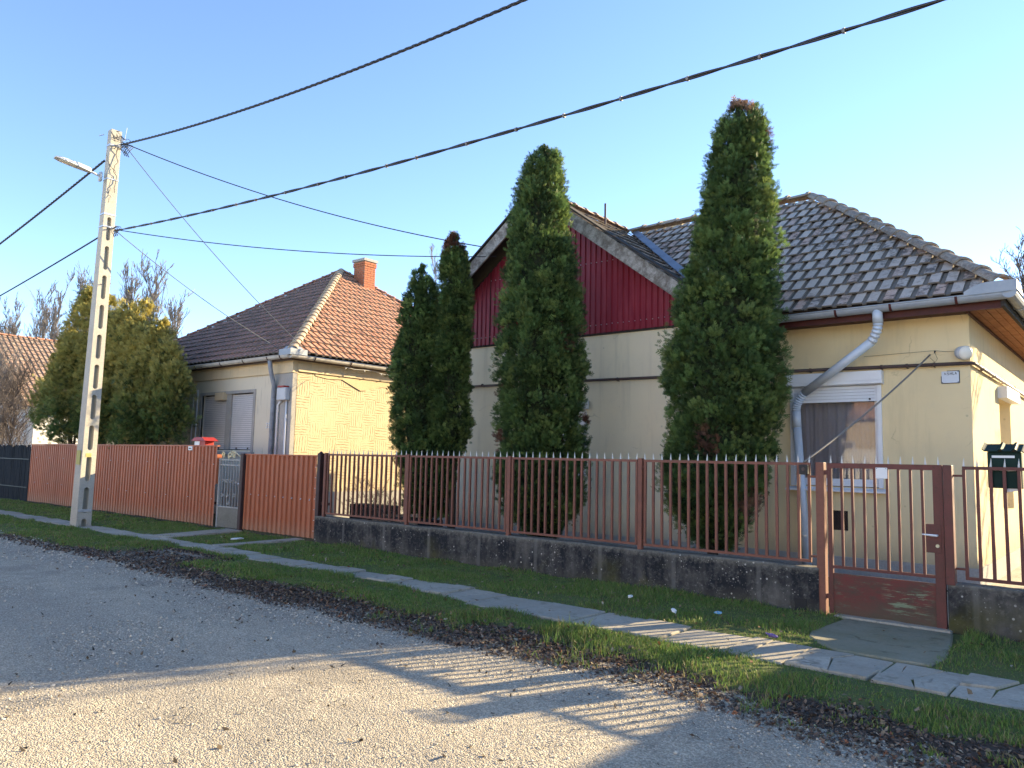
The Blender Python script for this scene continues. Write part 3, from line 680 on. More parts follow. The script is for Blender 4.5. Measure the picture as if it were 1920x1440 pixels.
whole, cut, n_ = tile_slope(house, (EX, EY, EZ), (0, 1, 0), vr, [(0, 0), (2 * DR, 0), (DR, vr.length)], M['tile_main'], tm_main, True)
slopes.append((whole, cut, n_, tm_main))
vl = Vector((WRUN, 0, RZ - EZ))
whole, cut, n_ = tile_slope(house, (WX - WRUN, RY + 3, EZ), (0, -1, 0), vl, [(0, 0), (DR + 3, 0), (DR + 3, lw), (0, lw)], M['tile_wing'], tm_wing, True)
slopes.append((whole, cut, n_, tm_wing))
place_tiles(house, slopes, [M['tile_main'], M['tile_wing'], M['tile_main'], M['tile_wing']], 300)
rm = ridge_mesh('hip_tile', M['ridge'], .44, .135)
ridge_line(house, (EX, EY, EZ + .10), (EX - DR, RY, RZ + .10), rm, .02, .40)
ridge_line(house, (EX - DR - .02, RY, RZ + .09), (WX, RY, RZ + .09), rm, .02, .38)
ridge_line(house, (WX, EY + .02, RZ + .08), (WX, RY, RZ + .08), ridge_mesh('wing_ridge_tile', M['tile_wing'], .40, .11), .03, .36)
# valley flashing of lapped sheets
va = Vector((WX + WRUN, EY, EZ)); vb = Vector((WX, RY, RZ)); dv = vb - va
n1 = Vector((1, 0, 0)).cross(vm).normalized(); n2 = Vector((0, 1, 0)).cross(vw).normalized()
e1 = (vm.normalized() * -1).cross(n1); 
for k in range(11):
    a = va + dv * (k / 11); b = va + dv * ((k + 1.06) / 11); m = MB(); h = .105 - .004 * (k % 2)
    m.poly([a + Vector((.24, 0, 0)) + n1 * h, b + Vector((.24, 0, 0)) + n1 * h, b + (n1 + n2) * .05, a + (n1 + n2) * .056])
    m.poly([a + (n1 + n2) * .056, b + (n1 + n2) * .05, b - Vector((0, .13, 0)) + n2 * h, a - Vector((0, .13, 0)) + n2 * h])
    m.build('valley_sheet', M['valley'], house)
# bargeboards with verge boards above
for sgn in (1, -1):
    p0 = Vector((WX + sgn * .02, EY - .02, RZ - .04)); p1 = Vector((WX + sgn * (WRUN + .05), EY - .02, EZ - .075)); d = (p1 - p0).normalized(); up = Vector((0, -1, 0)).cross(d) * sgn * -1
    if up.z < 0: up = -up
    m = MB(); w = .125
    m.hexa([p0 - up * w * 1.0, p1 - up * w, p1 - up * w + Vector((0, .035, 0)), p0 - up * w + Vector((0, .035, 0)), p0 + up * w * .9, p1 + up * w * .9, p1 + up * w * .9 + Vector((0, .035, 0)), p0 + up * w * .9 + Vector((0, .035, 0))])
    m.build('bargeboard', M['wood'], house)
    m = MB(); q0 = p0 + up * .135; q1 = p1 + up * .135
    m.hexa([q0 + Vector((0, -.03, 0)), q1 + Vector((0, -.03, 0)), q1 + Vector((0, .30, 0)), q0 + Vector((0, .30, 0)), q0 + Vector((0, -.03, 0)) + up * .03, q1 + Vector((0, -.03, 0)) + up * .03, q1 + Vector((0, .30, 0)) + up * .03, q0 + Vector((0, .30, 0)) + up * .03]); m.build('verge_board', M['deck'], house)
# eaves: fascia, soffits, gutters
m = MB(); m.box(WX + WRUN + .1, EX - .02, EY + .04, EY + .075, EZ - .21, EZ - .02); m.box(WX + WRUN, HX1 - .002, EY + .08, HY - .004, EZ - .17, EZ - .15); m.build('fascia_board', M['darkred'], house)
for k in range(4):
    a = HX1 + .006 + k * .108; m = MB(); m.box(a, a + .101, EY + .09, HY + 8.5, EZ - .155 - .002 * (k % 2), EZ - .13); m.build('soffit_board', M['soffit'], house)
m = MB(); m.box(HX1 + .004, HX1 + .03, HY - .2, HY + 8.5, EZ - .19, EZ - .158); m.build('soffit_batten', M['darkred'], house)
m = MB(); m.box(EX - .02, EX + .02, EY - .02, HY + 8.6, EZ - .20, EZ - .05); m.build('fascia_board', M['deck'], house)
gz = EZ - .06
half_gutter(house, (WX + WRUN + .2, EY - .07, gz - .01), (EX + .08, EY - .07, gz + .02), (0, -1, 0), .085, M['zinc'], brackets=[.12, .42, .62, .84], bmat=M['darkred'])
half_gutter(house, (EX + .09, EY - .15, gz + .02), (EX + .09, HY + 8.6, gz), (1, 0, 0), .085, M['zinc'], brackets=[.1, .2, .3], bmat=M['zinc'])
m = MB()  # splash guard round the gutter corner
for k in range(6):
    a0, a1 = k / 6, (k + 1) / 6; hz = lambda a: .04 + .10 * math.sin(min(1, a * 2.2) * math.pi / 2)
    xa, xb = EX - .40 + .57 * a0, EX - .40 + .57 * a1
    m.hexa([(xa, EY - .165, gz + .02), (xb, EY - .165, gz + .02), (xb, EY - .155, gz + .02), (xa, EY - .155, gz + .02), (xa, EY - .165, gz + .02 + hz(a0)), (xb, EY - .165, gz + .02 + hz(a1)), (xb, EY - .155, gz + .02 + hz(a1)), (xa, EY - .155, gz + .02 + hz(a0))])
    ya, yb = EY - .16 + .57 * (1 - a1), EY - .16 + .57 * (1 - a0)
    m.hexa([(EX + .165, ya, gz + .02), (EX + .175, ya, gz + .02), (EX + .175, yb, gz + .02), (EX + .165, yb, gz + .02), (EX + .165, ya, gz + .02 + hz(a1)), (EX + .175, ya, gz + .02 + hz(a1)), (EX + .175, yb, gz + .02 + hz(a0)), (EX + .165, yb, gz + .02 + hz(a0))])
m.build('gutter_corner_guard', M['zinc'], house)
# downpipe with ribbed elbows
def ribbed(a, b, c, r, n=9):
    pts = []; rs = []
    for k in range(n * 2 + 1):
        t = k / (n * 2); p = Vector(a) * (1 - t) ** 2 + Vector(b) * 2 * t * (1 - t) + Vector(c) * t * t; pts.append(p); rs.append(r * (1.10 if k % 2 else .88))
    return pts, rs
dp = MB(); r = .062
A = [(-2.86, 11.23, 3.78), (-2.86, 11.25, 3.60)]; Bq = [(-2.86, 11.26, 3.50)]; Cq = [(-2.97, 11.33, 3.36)]
D = (-4.02, 11.66, 2.71); E_ = (-4.16, 11.70, 2.58); G_ = (-4.16, 11.70, 2.44)
dp.tube(A, r * 1.08, 14); el = MB(); pt, rs = ribbed(A[1], Bq[0], Cq[0], r, 5); el.tube(pt, rs, 16)
dp.tube([Cq[0], D], r, 14); pt, rs = ribbed(D, E_, G_, r, 8); el2 = MB(); el2.tube(pt, rs, 16)
dp.tube([G_, (-4.15, 11.70, 2.2)], r * 1.06, 14); dp.tube([(-4.15, 11.70, 2.22), (-4.02, 11.70, .04)], r, 14)
dpo = dp.build('downpipe', M['pipe'], house, True); el.build('ribbed_elbow', M['pipe'], dpo); el2.build('ribbed_elbow', M['pipe'], dpo)
for z in (1.5, .6): m = MB(); m.tube([(-4.15 + (2.2 - z) * .06, 11.70, z - .012), (-4.15 + (2.2 - z) * .06, 11.70, z + .012)], r * 1.12, 14); m.build('pipe_clip', M['steel'], dpo)
# gas pipe along the wall and round the corner
gp = MB(); gp.tube([(-12.2, HY - .07, 3.13), (-8.0, HY - .07, 3.105), (-1.93, HY - .07, 3.035)], .024, 8, True)
pt = [(-1.93 + .12 * math.sin(a), HY - .07 + .12 * (1 - math.cos(a)), 3.035) for a in [i * math.pi / 12 for i in range(7)]]
gp.tube([(-1.935, HY - .07, 3.035)] + pt + [(-1.81, HY + 8, 2.98)], .024, 8)
gpo = gp.build('gas_pipe', M['gas'], house, True)
for X in (-10.6, -9.4, -7.35, -6.1, -3.95, -2.95, -2.62, -2.28):
    z = 3.105 + (X + 8) * -.0115; m = MB(); m.tube([(X - .014, HY - .07, z), (X + .014, HY - .07, z)], .031, 8); m.bar((X, HY, z - .03), (X, HY - .06, z - .03), .012, .012); m.build('pipe_bracket', M['gas'], gpo)
for Y in (12.4, 13.4, 14.4, 15.6): m = MB(); m.tube([(-1.81, Y - .014, 3.03), (-1.81, Y + .014, 3.03)], .031, 8); m.bar((-1.86, Y, 3.0), (-1.80, Y, 3.0), .012, .012); m.build('pipe_bracket', M['gas'], gpo)
# window with roller shutter
def window(parent, x0, x1, z0, z1, y, slat_to, slat_h=.05, fr=.055, mid=False, n_sl=None):
    f = MB(); f.box(x0, x0 + fr, y - .03, y + .03, z0, z1); f.box(x1 - fr, x1, y - .03, y + .03, z0, z1); f.box(x0 + fr, x1 - fr, y - .028, y + .03, z0, z0 + fr); f.box(x0 + fr, x1 - fr, y - .028, y + .03, z1 - fr, z1)
    f.box(x0 + fr, x0 + fr + .05, y - .005, y + .04, z0 + fr, z1 - fr); f.box(x1 - fr - .05, x1 - fr, y - .005, y + .04, z0 + fr, z1 - fr); f.box(x0 + fr + .05, x1 - fr - .05, y - .004, y + .04, z0 + fr, z0 + fr + .05)
    fo = f.build('window', M['pvc'], parent, bevel=.004)
    g = MB(); g.box(x0 + fr, x1 - fr, y + .012, y + .018, z0 + fr, z1 - fr); g.build('pane', M['glass'], fo)
    return fo
wf = window(house, -4.27, -2.98, 1.34, 2.86, HY + .05, 2.62)
c = MB(); cols = []
for k in range(81):
    t = k / 80; X = -4.22 + 1.2 * t; cols.append(((X, HY + .17 + .018 * math.sin(t * 47) + .012 * math.sin(t * 113), 1.36), (X, HY + .17 + .018 * math.sin(t * 47) + .01 * math.sin(t * 113), 2.84)))
c.sheet(cols, None); c.build('curtain', M['curtain'], wf, True)
m = MB(); m.box(-4.3, -2.9, HY + .35, HY + .37, 1.2, 2.95); m.build('room_dark', M['dark'], wf)
m = MB(); m.box(-4.33, -2.94, HY - .12, HY + .02, 2.86, 3.0); m.hexa([(-4.33, HY - .12, 2.815), (-2.94, HY - .12, 2.815), (-2.94, HY + .02, 2.80), (-4.33, HY + .02, 2.80), (-4.33, HY - .12, 2.86), (-2.94, HY - .12, 2.86), (-2.94, HY + .02, 2.86), (-4.33, HY + .02, 2.86)])
sb = m.build('shutter_box', M['pvc'], house, bevel=.006)
for k in range(5):
    z = 2.80 - .046 * (k + 1); m = MB(); m.hexa([(-4.22, HY - .018, z), (-3.03, HY - .018, z), (-3.03, HY - .006, z), (-4.22, HY - .006, z), (-4.22, HY - .010, z + .042), (-3.03, HY - .010, z + .042), (-3.03, HY - .003, z + .042), (-4.22, HY - .003, z + .042)]); m.build('slat', M['pvc'], sb)
for xa in (-4.275, -3.03): m = MB(); m.box(xa, xa + .055, HY - .035, HY + .019, 1.33, 2.80); m.build('shutter_rail', M['pvc'], sb)
m = MB(); m.tube([(-3.13, HY - .03, 2.60), (-3.13, HY - .008, 2.60)], .014, 8); m.build('shutter_stop', M['black'], sb)
m = MB(); m.hexa([(-4.33, HY - .13, 1.26), (-2.92, HY - .13, 1.26), (-2.92, HY + .02, 1.27), (-4.33, HY + .02, 1.27), (-4.33, HY - .13, 1.285), (-2.92, HY - .13, 1.285), (-2.92, HY + .02, 1.325), (-4.33, HY + .02, 1.325)]); m.build('window_sill', M['pvc'], house)
# window on the sunny wall
m = MB(); X = HX1 - .2
m.box(X - .03, X + .03, HY + 2.38, HY + 2.45, 1.0, 2.74); m.box(X - .03, X + .03, HY + 3.48, HY + 3.55, 1.0, 2.74); m.box(X - .03, X + .035, HY + 2.93, HY + 3.0, 1.0, 2.74); m.box(X - .03, X + .03, HY + 2.45, HY + 2.93, 1.0, 1.07); m.box(X - .03, X + .03, HY + 2.45, HY + 2.93, 2.6, 2.74); m.box(X - .03, X + .03, HY + 3.0, HY + 3.48, 1.0, 1.07); m.box(X - .03, X + .03, HY + 3.0, HY + 3.48, 2.6, 2.74)
wo = m.build('window', M['pvc'], house); m = MB(); m.box(X - .01, X, HY + 2.4, HY + 3.5, 1.02, 2.72); m.build('pane', M['glass'], wo); m = MB(); m.box(X - .12, X - .1, HY + 2.3, HY + 3.6, .95, 2.8); m.build('curtain', M['curtain'], wo)
m = MB(); m.box(HX1 - .02, HX1 + .13, HY + 2.26, HY + 3.72, 2.745, 2.93); m.build('shutter_box', M['pvc'], house, bevel=.006)
# shuttered window behind the thuja
m = MB(); m.box(-8.95, -8.05, HY + .06, HY + .10, 1.35, 2.58); wq = m.build('window', M['pvc'], house); 
m = MB(); m.box(-8.99, -8.0, HY - .08, HY + .02, 2.582, 2.74); m.build('shutter_box', M['pvc'], house)
# vent grille
m = MB(); m.box(-3.71, -3.47, HY + .05, HY + .07, .70, .985); vb_ = m.build('vent_grille', M['dark'], house)
m = MB()
for k in range(15): m.bar((-3.71 + k * .04 - .14, HY + .01, .70), (-3.71 + k * .04 + .14, HY + .01, .985), .005, .008, (0, 1, 0)); m.bar((-3.71 + k * .04 + .14, HY + .013, .70), (-3.71 + k * .04 - .14, HY + .013, .985), .005, .008, (0, 1, 0))
mm = bmesh.new(); tmp = m.mesh('wire_mesh', M['gas']); mm.from_mesh(tmp)
for co, no in (((-3.71, 0, 0), (-1, 0, 0)), ((-3.47, 0, 0), (1, 0, 0))): bmesh.ops.bisect_plane(mm, geom=mm.verts[:] + mm.edges[:] + mm.faces[:], plane_co=co, plane_no=no, clear_outer=True)
mm.to_mesh(tmp); mm.free(); link(bpy.data.objects.new('wire_mesh', tmp), vb_)
# wall lamp at the corner
m = MB(); ax = Vector((.62, -.76, -.16)).normalized(); c0 = Vector((-1.99, HY - .02, 3.19)); m.tube([c0, c0 + ax * .05, c0 + ax * .17], [.055, .085, .095], 20); lampo = m.build('wall_lamp', M['lampgrey'], house, True)
m = MB(); m.tube([c0 + ax * .165, c0 + ax * .185, c0 + ax * .20], [.092, .085, .05], 20); m.build('lamp_lens', M['lens'], lampo, True)
# house number plaque, partly painted over, with remains of dark lettering along the top
m = MB(); m.box(-2.205, -1.995, HY - .012, HY - .002, 2.785, 2.945); pq = m.build('number_plaque', M['plaque'], house, bevel=.003)
m = MB(); z0 = 2.895
for xa, parts in ((-2.165, [(0, 0, 0, .03), (.0, .03, .018, .0)]), (-2.135, [(0, .03, .02, .03), (0, .03, 0, .016), (0, .016, .02, .016), (.02, .016, .02, 0), (.02, 0, 0, 0)]), (-2.10, [(0, 0, 0, .036), (0, .018, .02, .018), (.02, 0, .02, .036)]), (-2.068, [(0, .036, 0, 0), (0, 0, .016, 0)]), (-2.042, [(0, 0, .01, .036), (.01, .036, .02, 0), (.005, .012, .015, .012)])):
    for a, b, c_, d in parts: m.bar((xa + a, HY - .0135, z0 + b), (xa + c_, HY - .0135, z0 + d + 1e-4), .004, .006, (0, 1, 0))
m.build('lettering', M['black'], pq)
m = MB()
for p in ((-2.195, 2.795), (-2.005, 2.795), (-2.005, 2.935)): m.tube([(p[0], HY - .016, p[1]), (p[0], HY - .012, p[1])], .006, 8)
for a, b in (((-2.207, 2.785), (-2.207, 2.88)), ((-2.207, 2.783), (-1.993, 2.783)), ((-1.993, 2.785), (-1.993, 2.947)), ((-2.14, 2.947), (-1.993, 2.947))): m.bar((a[0], HY - .008, a[1]), (b[0], HY - .008, b[1]), .012, .005, (0, 1, 0))
m.build('plaque_edge', M['black'], pq)
# insulator hook, loose wire along the wall
m = MB(); m.tube([(-2.27, HY, 3.23), (-2.27, HY - .05, 3.23), (-2.27, HY - .06, 3.2)], .008, 6); m.tube([(-2.27, HY - .06, 3.21), (-2.24, HY - .05, 3.12), (-2.27, HY - .05, 3.07), (-2.33, HY - .05, 3.14)], .003, 4); m.tube([(-3.2, HY - .01, 3.22), (-2.27, HY - .05, 3.235), (-2.15, HY - .03, 3.215), (-1.98, HY - .03, 3.21)], .003, 4); m.build('wall_wire', M['blackcable'], house)
# small capped pipe by the plinth
m = MB(); m.tube([(-6.3, HY - .06, .30), (-6.3, HY - .02, .30)], .055, 12); m.tube([(-6.3, HY - .05, .27), (-6.24, HY - .05, 0)], .012, 6); m.build('drain_cap', M['lampgrey'], house)
# low chimney behind the main ridge and a vent pipe on the gable ridge
ch = MB(); ch.box(-9.15, -8.35, 16.05, 16.75, 5.6, 7.16); co = ch.build('chimney', M['brick'], house)
m = MB(); m.box(-9.22, -8.28, 15.98, 16.82, 7.16, 7.24); m.box(-8.95, -8.55, 16.2, 16.6, 7.24, 7.36); m.box(-9.0, -8.5, 16.15, 16.65, 7.36, 7.43); m.build('chimney_cap', M['patch'], co)
m = MB(); m.tube([(-8.6, 13.2, 6.4), (-8.6, 13.2, 6.99)], .022, 8); m.build('vent_pipe', M['gas'], house)

# ------------------------------------------------------------------ hip-roofed house with combed plaster
QX, QY, QZ, QA, QR = -15.93, 10.76, 4.09, 5.5, 7.98      # eave corner, half side, ridge height
cube = thing('hip_roofed_house', 'pale plaster house with a red clay tile hip roof and brick chimney', 'house', (-21, 16, 0))
FX, FY, FX0 = -16.17, 11.0, -26.0
m = MB(); wall_open(m, (FX0, FY, 0), (1, 0, 0), (0, -1, 0), FX - .78 - FX0, 0, 3.66, [(FX0 * -1 - 20.5, FX0 * -1 - 17.9, 1.72, 3.22)], .14)
m.poly([(FX0, 21, 0), (FX0, FY, 0), (FX0, FY, 4.05), (FX0, 21, 4.05)]); m.poly([(FX, 21, 0), (FX0, 21, 0), (FX0, 21, 4.05), (FX, 21, 4.05)])
m.build('wall', M['grooved'], cube)['label'] = 'grey front wall of grooved plaster'
m = MB(); m.box(FX - .79, FX + .0, FY - .03, FY + .1, 0, 3.64); m.build('corner_pilaster', M['plinth'], cube)
m = MB(); m.box(FX0, FX + .01, FY - .045, FY + .1, 3.662, 4.02); m.box(FX0, FX + .02, FY - .06, FY + .1, 3.64, 3.665); m.build('frieze_band', M['beige'], cube)
m = MB(); m.poly([(FX, FY + .09, 0), (FX, 21, 0), (FX, 21, 4.05), (FX, FY + .09, 4.05)]); m.build('wall', M['weave'], cube)['label'] = 'sunlit yellow side wall combed in a basket weave pattern'
m = MB(); m.box(FX - .1, FX + .02, FY + .1, 21, 3.70, 4.04); m.box(FX - .1, FX + .05, FY + .1, 21, 3.68, 3.72); m.build('frieze_band', M['beige'], cube)
m = MB(); pts = [(11.62, 3.62), (12.0, 3.575), (12.45, 3.60), (12.75, 3.48), (13.06, 3.36), (13.25, 3.38), (13.7, 3.52), (14.2, 3.50), (14.8, 3.58), (15.2, 3.66), (11.62, 3.66)]
m.poly([(FX + .012, y, z) for y, z in pts]); 
for a, b in zip(pts[:9], pts[1:10]): m.poly([(FX, *a), (FX, *b), (FX + .012, *b), (FX + .012, *a)])
m.build('plaster_patch', M['patch'], cube)
m = MB(); m.tube([(FX + .008, y, z - .008) for y, z in pts[:6]], [.003, .004, .006, .012, .012, .004], 5); m.build('plaster_crack', M['dark'], cube)
m = MB(); m.box(FX - .1, FX + .025, FY + .1, 21, 0, .72); m.build('plinth', M['plinth'], cube)
deck = MB(); ap = (QX - QA, QY + QA, QR); c4 = [(QX, QY, QZ), (QX, QY + 2 * QA, QZ), (QX - 2 * QA, QY + 2 * QA, QZ), (QX - 2 * QA, QY, QZ)]
for a, b in ((0, 1), (1, 2), (2, 3), (3, 0)): deck.poly([c4[a], c4[b], ap])
deck.poly([(p[0], p[1], QZ - .05) for p in c4]); deck.build('roof_deck', M['deck'], cube)
tb = tile_mesh('shaded_brown_tile', TW, TR + .06, M['tile_brown_shaded'], groove=.30, hh=.03); tr_ = tile_mesh('red_tile', TW, TR + .06, M['tile_red'], groove=.30, hh=.03)
lq = math.hypot(QA, QR - QZ); slopes = []
wh, cu, n_ = tile_slope(cube, c4[3], (1, 0, 0), (0, QA, QR - QZ), [(0, 0), (2 * QA, 0), (QA, lq)], M['tile_brown_shaded'], tb, False); slopes.append((wh, cu, n_, tb))
wh, cu, n_ = tile_slope(cube, c4[0], (0, 1, 0), (-QA, 0, QR - QZ), [(0, 0), (2 * QA, 0), (QA, lq)], M['tile_red'], tr_, False); slopes.append((wh, cu, n_, tr_))
place_tiles(cube, slopes, [M['tile_brown_shaded'], M['tile_red']], 300)
apx = Vector(ap) + Vector((0, 0, .06)); rp = ridge_mesh('mortared_hip', M['ridge_pale'], .36, .12); rd = ridge_mesh('dark_hip', M['tile_brown_shaded'], .36, .10); rr_ = ridge_mesh('red_hip', M['tile_red'], .36, .11)
ridge_line(cube, Vector(c4[0]) + Vector((0, 0, .07)), apx, rp, .02, .31); ridge_line(cube, Vector(c4[3]) + Vector((0, 0, .06)), apx, rd, .02, .34); ridge_line(cube, Vector(c4[1]) + Vector((0, 0, .06)), apx, rr_, .02, .34)
m = MB(); m.box(QX - 2 * QA + .06, QX - .04, QY + .03, QY + .06, QZ - .17, QZ - .03); m.box(QX - .06, QX - .03, QY + .06, QY + 2 * QA, QZ - .17, QZ - .03); m.box(QX - 2 * QA, QX - .07, QY + .06, FY, QZ - .12, QZ - .09); m.box(FX, QX - .07, FY, QY + 2 * QA, QZ - .12, QZ - .09); m.build('fascia_board', M['gas'], cube)
half_gutter(cube, (QX - 2 * QA, QY - .07, QZ - .07), (QX + .02, QY - .07, QZ - .06), (0, -1, 0), .085, M['oldgut'], brackets=[.45, .6, .72, .82, .92, .97], bmat=M['gas'])
half_gutter(cube, (QX + .07, QY - .1, QZ - .06), (QX + .07, QY + 2 * QA, QZ - .08), (1, 0, 0), .085, M['oldgut'], brackets=[.06, .16, .27, .4, .5], bmat=M['gas'])
m = MB(); m.box(QX - .32, QX + .16, QY - .165, QY - .155, QZ - .07, QZ + .08); m.box(QX + .15, QX + .16, QY - .155, QY + .32, QZ - .07, QZ + .08); m.hexa([(QX - .30, QY - .15, QZ + .03), (QX + .14, QY - .15, QZ + .03), (QX + .14, QY + .3, QZ + .03), (QX - .30, QY + .3, QZ + .03), (QX - .24, QY - .02, QZ + .17), (QX, QY - .02, QZ + .17), (QX, QY + .22, QZ + .17), (QX - .24, QY + .22, QZ + .17)]); m.build('gutter_corner_guard', M['zinc'], cube)
m = MB(); m.tube([(-16.80, QY - .06, QZ - .1), (-16.80, QY - .02, QZ - .35), (-16.86, FY - .10, QZ - .75), (-16.87, FY - .10, 3.0), (-16.87, FY - .10, 0)], .055, 10); m.build('downpipe', M['rustpipe'], cube, True)
# window with two roller shutters
m = MB(); m.box(-20.62, -20.5, FY - .02, FY + .05, 1.6, 3.3); m.box(-17.9, -17.80, FY - .02, FY + .05, 1.6, 3.3); m.box(-20.5, -17.9, FY - .02, FY + .05, 3.22, 3.30); m.box(-19.26, -19.03, FY + .02, FY + .13, 1.72, 3.22); m.box(-20.66, -17.76, FY - .09, FY + .05, 1.60, 1.68); m.build('window_surround', M['plinth'], cube)
m = MB(); m.box(-20.5, -17.9, FY + .005, FY + .06, 1.685, 1.735); m.build('shutter_seal', M['black'], cube)
for xa, xb in ((-20.5, -19.26), (-19.03, -17.9)):
    m = MB(); m.box(xa, xb, FY + .11, FY + .12, 1.74, 3.22); so = m.build('roller_shutter', M['dark'], cube); k = 0; z = 1.745
    me = None
    while z < 3.2:
        h = .052; m = MB(); m.hexa([(xa + .01, FY + .06, z), (xb - .01, FY + .06, z), (xb - .01, FY + .09, z), (xa + .01, FY + .09, z), (xa + .01, FY + .072, z + h - .006), (xb - .01, FY + .072, z + h - .006), (xb - .01, FY + .09, z + h - .006), (xa + .01, FY + .09, z + h - .006)]); m.build('slat', M['shutter'], so); z += h
for X in (-20.0, -19.6, -18.7, -18.15): m = MB(); m.tube([(X, FY + .04, 1.77), (X, FY + .07, 1.77)], .018, 8); m.build('shutter_stop', M['black'], cube)
m = MB(); m.box(-19.68, -19.24, FY - .10, FY + .03, 3.06, 3.27); m.build('siren_box', M['cream_box'], cube, bevel=.012)
# meter box with conduit
m = MB(); m.box(-16.62, -16.24, FY - .18, FY - .028, 2.95, 3.27); bx = m.build('meter_box', M['lampgrey'], cube, bevel=.03)
m = MB(); m.box(-16.56, -16.30, FY - .19, FY - .04, 3.272, 3.31); m.build('box_lid', M['red'], bx)
m = MB(); m.tube([(-16.34, FY - .06, 2.95), (-16.34, FY - .06, 0)], .024, 8); m.tube([(-16.56, FY - .06, 2.96), (-16.70, FY - .06, 2.85), (-16.70, FY - .06, 0)], .03, 8); m.build('conduit', M['pvc'], bx, True)
# house number: raised white digits
def text_mesh(s, size, depth):
    c = bpy.data.curves.new('t', 'FONT'); c.body = s; c.size = size; c.extrude = depth
    o = bpy.data.objects.new('t', c); COL.objects.link(o); dg = bpy.context.evaluated_depsgraph_get(); me = bpy.data.meshes.new_from_object(o.evaluated_get(dg)); bpy.data.objects.remove(o); return me
nm = text_mesh('33 /', .20, .008); nm.materials.clear(); nm.materials.append(M['paper'])
o = bpy.data.objects.new('house_number', nm); o.matrix_basis = Matrix.Translation((-17.27, FY - .012, 2.28)) @ Matrix.Rotation(rad(90), 4, 'X'); link(o, cube)
m = MB(); m.tube([(-20.72, FY - .03, 0), (-20.72, FY - .03, 3.4)], .02, 8); m.tube([(-20.95, FY - .03, .0), (-20.95, FY - .03, 3.2)], .015, 6); m.build('conduit', M['lampgrey'], cube)
# string of small lights under the side gutter
m = MB(); pts = [(QX + .02 + .02 * math.sin(k), QY + 1.6 + k * .30, QZ - .24 - .02 * math.sin(k * 1.7) + .05 * abs(k - 6) / 6) for k in range(13)]; m.tube(pts, .005, 4)
for p in pts[::2]: m.tube([(p[0], p[1], p[2] - .04), p], .012, 6)
m.build('light_string', M['paper'], cube)
# brick chimney
CX, CY = -20.75, 16.75
ch = MB(); ch.box(CX - .27, CX + .27, CY - .24, CY + .24, 6.6, 8.30); co = ch.build('chimney', M['mortar'], cube)
bm_l = MB(); bm_l.box(-.125, .125, -.011, .011, -.031, .031); bl = bm_l.mesh('brick', M['brick'])
for row in range(15):
    z = 7.15 + row * .0775; ex = .025 if row in (13, 14) else 0
    for fx in ((1, 0), (-1, 0), (0, 1), (0, -1)):
        half = (.24 if fx[0] else .27) + ex; off = (row % 2) * .13
        t = -half
        wds = [.125 if row % 2 else .255]; 
        while sum(wds) + .01 * len(wds) < half * 2 - .05: wds.append(min(.255, half * 2 - sum(wds) - .01 * len(wds)))
        for wv in wds:
            o = bpy.data.objects.new('brick', bl); cpos = t + wv / 2; t += wv + .008
            ang = 0 if fx[1] else math.pi / 2
            d = (.24 if fx[1] else .27) + ex + .004
            loc = (CX + cpos, CY + fx[1] * d, z) if fx[1] else (CX + fx[0] * d, CY + cpos, z)
            o.matrix_basis = Matrix.Translation(loc) @ Matrix.Rotation(ang, 4, 'Z') @ Matrix.Diagonal((max(.1, (wv - .006) / .25), 1, 1, 1)); link(o, co)
m = MB(); m.box(CX - .33, CX + .33, CY - .30, CY + .30, 8.30, 8.39); m.box(CX - .16, CX + .16, CY - .13, CY + .13, 8.39, 8.43); m.build('chimney_cap', M['plinth'], co)

# ------------------------------------------------------------------ far gable house with orange roof
far = thing('far_gable_house', 'white walled house with pale orange tile roof behind bare shrubs and dark fence', 'house', (-38, 16, 0))
KX, KZ, KE, KEZ, KY = -37.9, 6.45, -33.0, 3.25, 10.6
M['tile_far'] = m_tile('faded_orange_tile', (.34, .19, .125), (.28, .165, .115), (.38, .25, .17), lich=(.5, .43, .35), lichamt=.75, darkamt=.5)
m = MB(); m.poly([(-42.4, KY + .5, 0), (-33.4, KY + .5, 0), (-33.4, KY + .5, 3.3), (KX, KY + .5, 6.2), (-42.4, KY + .5, 3.3)]); m.poly([(-33.4, KY + .5, 0), (-33.4, 24, 0), (-33.4, 24, 3.3), (-33.4, KY + .5, 3.3)]); m.poly([(-42.4, 24, 0), (-42.4, KY + .5, 0), (-42.4, KY + .5, 3.3), (-42.4, 24, 3.3)]); m.poly([(-33.4, 24, 0), (-42.4, 24, 0), (-42.4, 24, 3.3), (KX, 24, 6.2), (-33.4, 24, 3.3)])
m.build('wall', M['white'], far)
m = MB(); m.poly([(-42.0, KY + .46, 3.45), (-33.9, KY + .46, 3.45), (KX, KY + .46, 6.1)]); 
for k in range(26): m.bar((-41.6 + k * .3, KY + .45, 3.47), (-41.6 + k * .3, KY + .45, 6.0 - abs(-41.6 + k * .3 - KX) * .66), .24, .02, (0, 1, 0))
m.build('gable_boarding', M['deck'], far)
m = MB(); m.box(-43, -33, KY + .3, KY + .5, 3.25, 3.42); m.build('eave_board', M['zinc'], far)
m = MB(); m.poly([(KX, KY, KZ), (KE, KY, KEZ), (KE, 25, KEZ), (KX, 25, KZ)]); m.poly([(KX, KY, KZ), (KX, 25, KZ), (2 * KX - KE, 25, KEZ), (2 * KX - KE, KY, KEZ)]); m.build('roof_deck', M['deck'], far)
v_ = Vector((KX - KE, 0, KZ - KEZ)); tf = tile_mesh('orange_tile', TW, TR + .06, M['tile_far'], groove=.30, hh=.03)
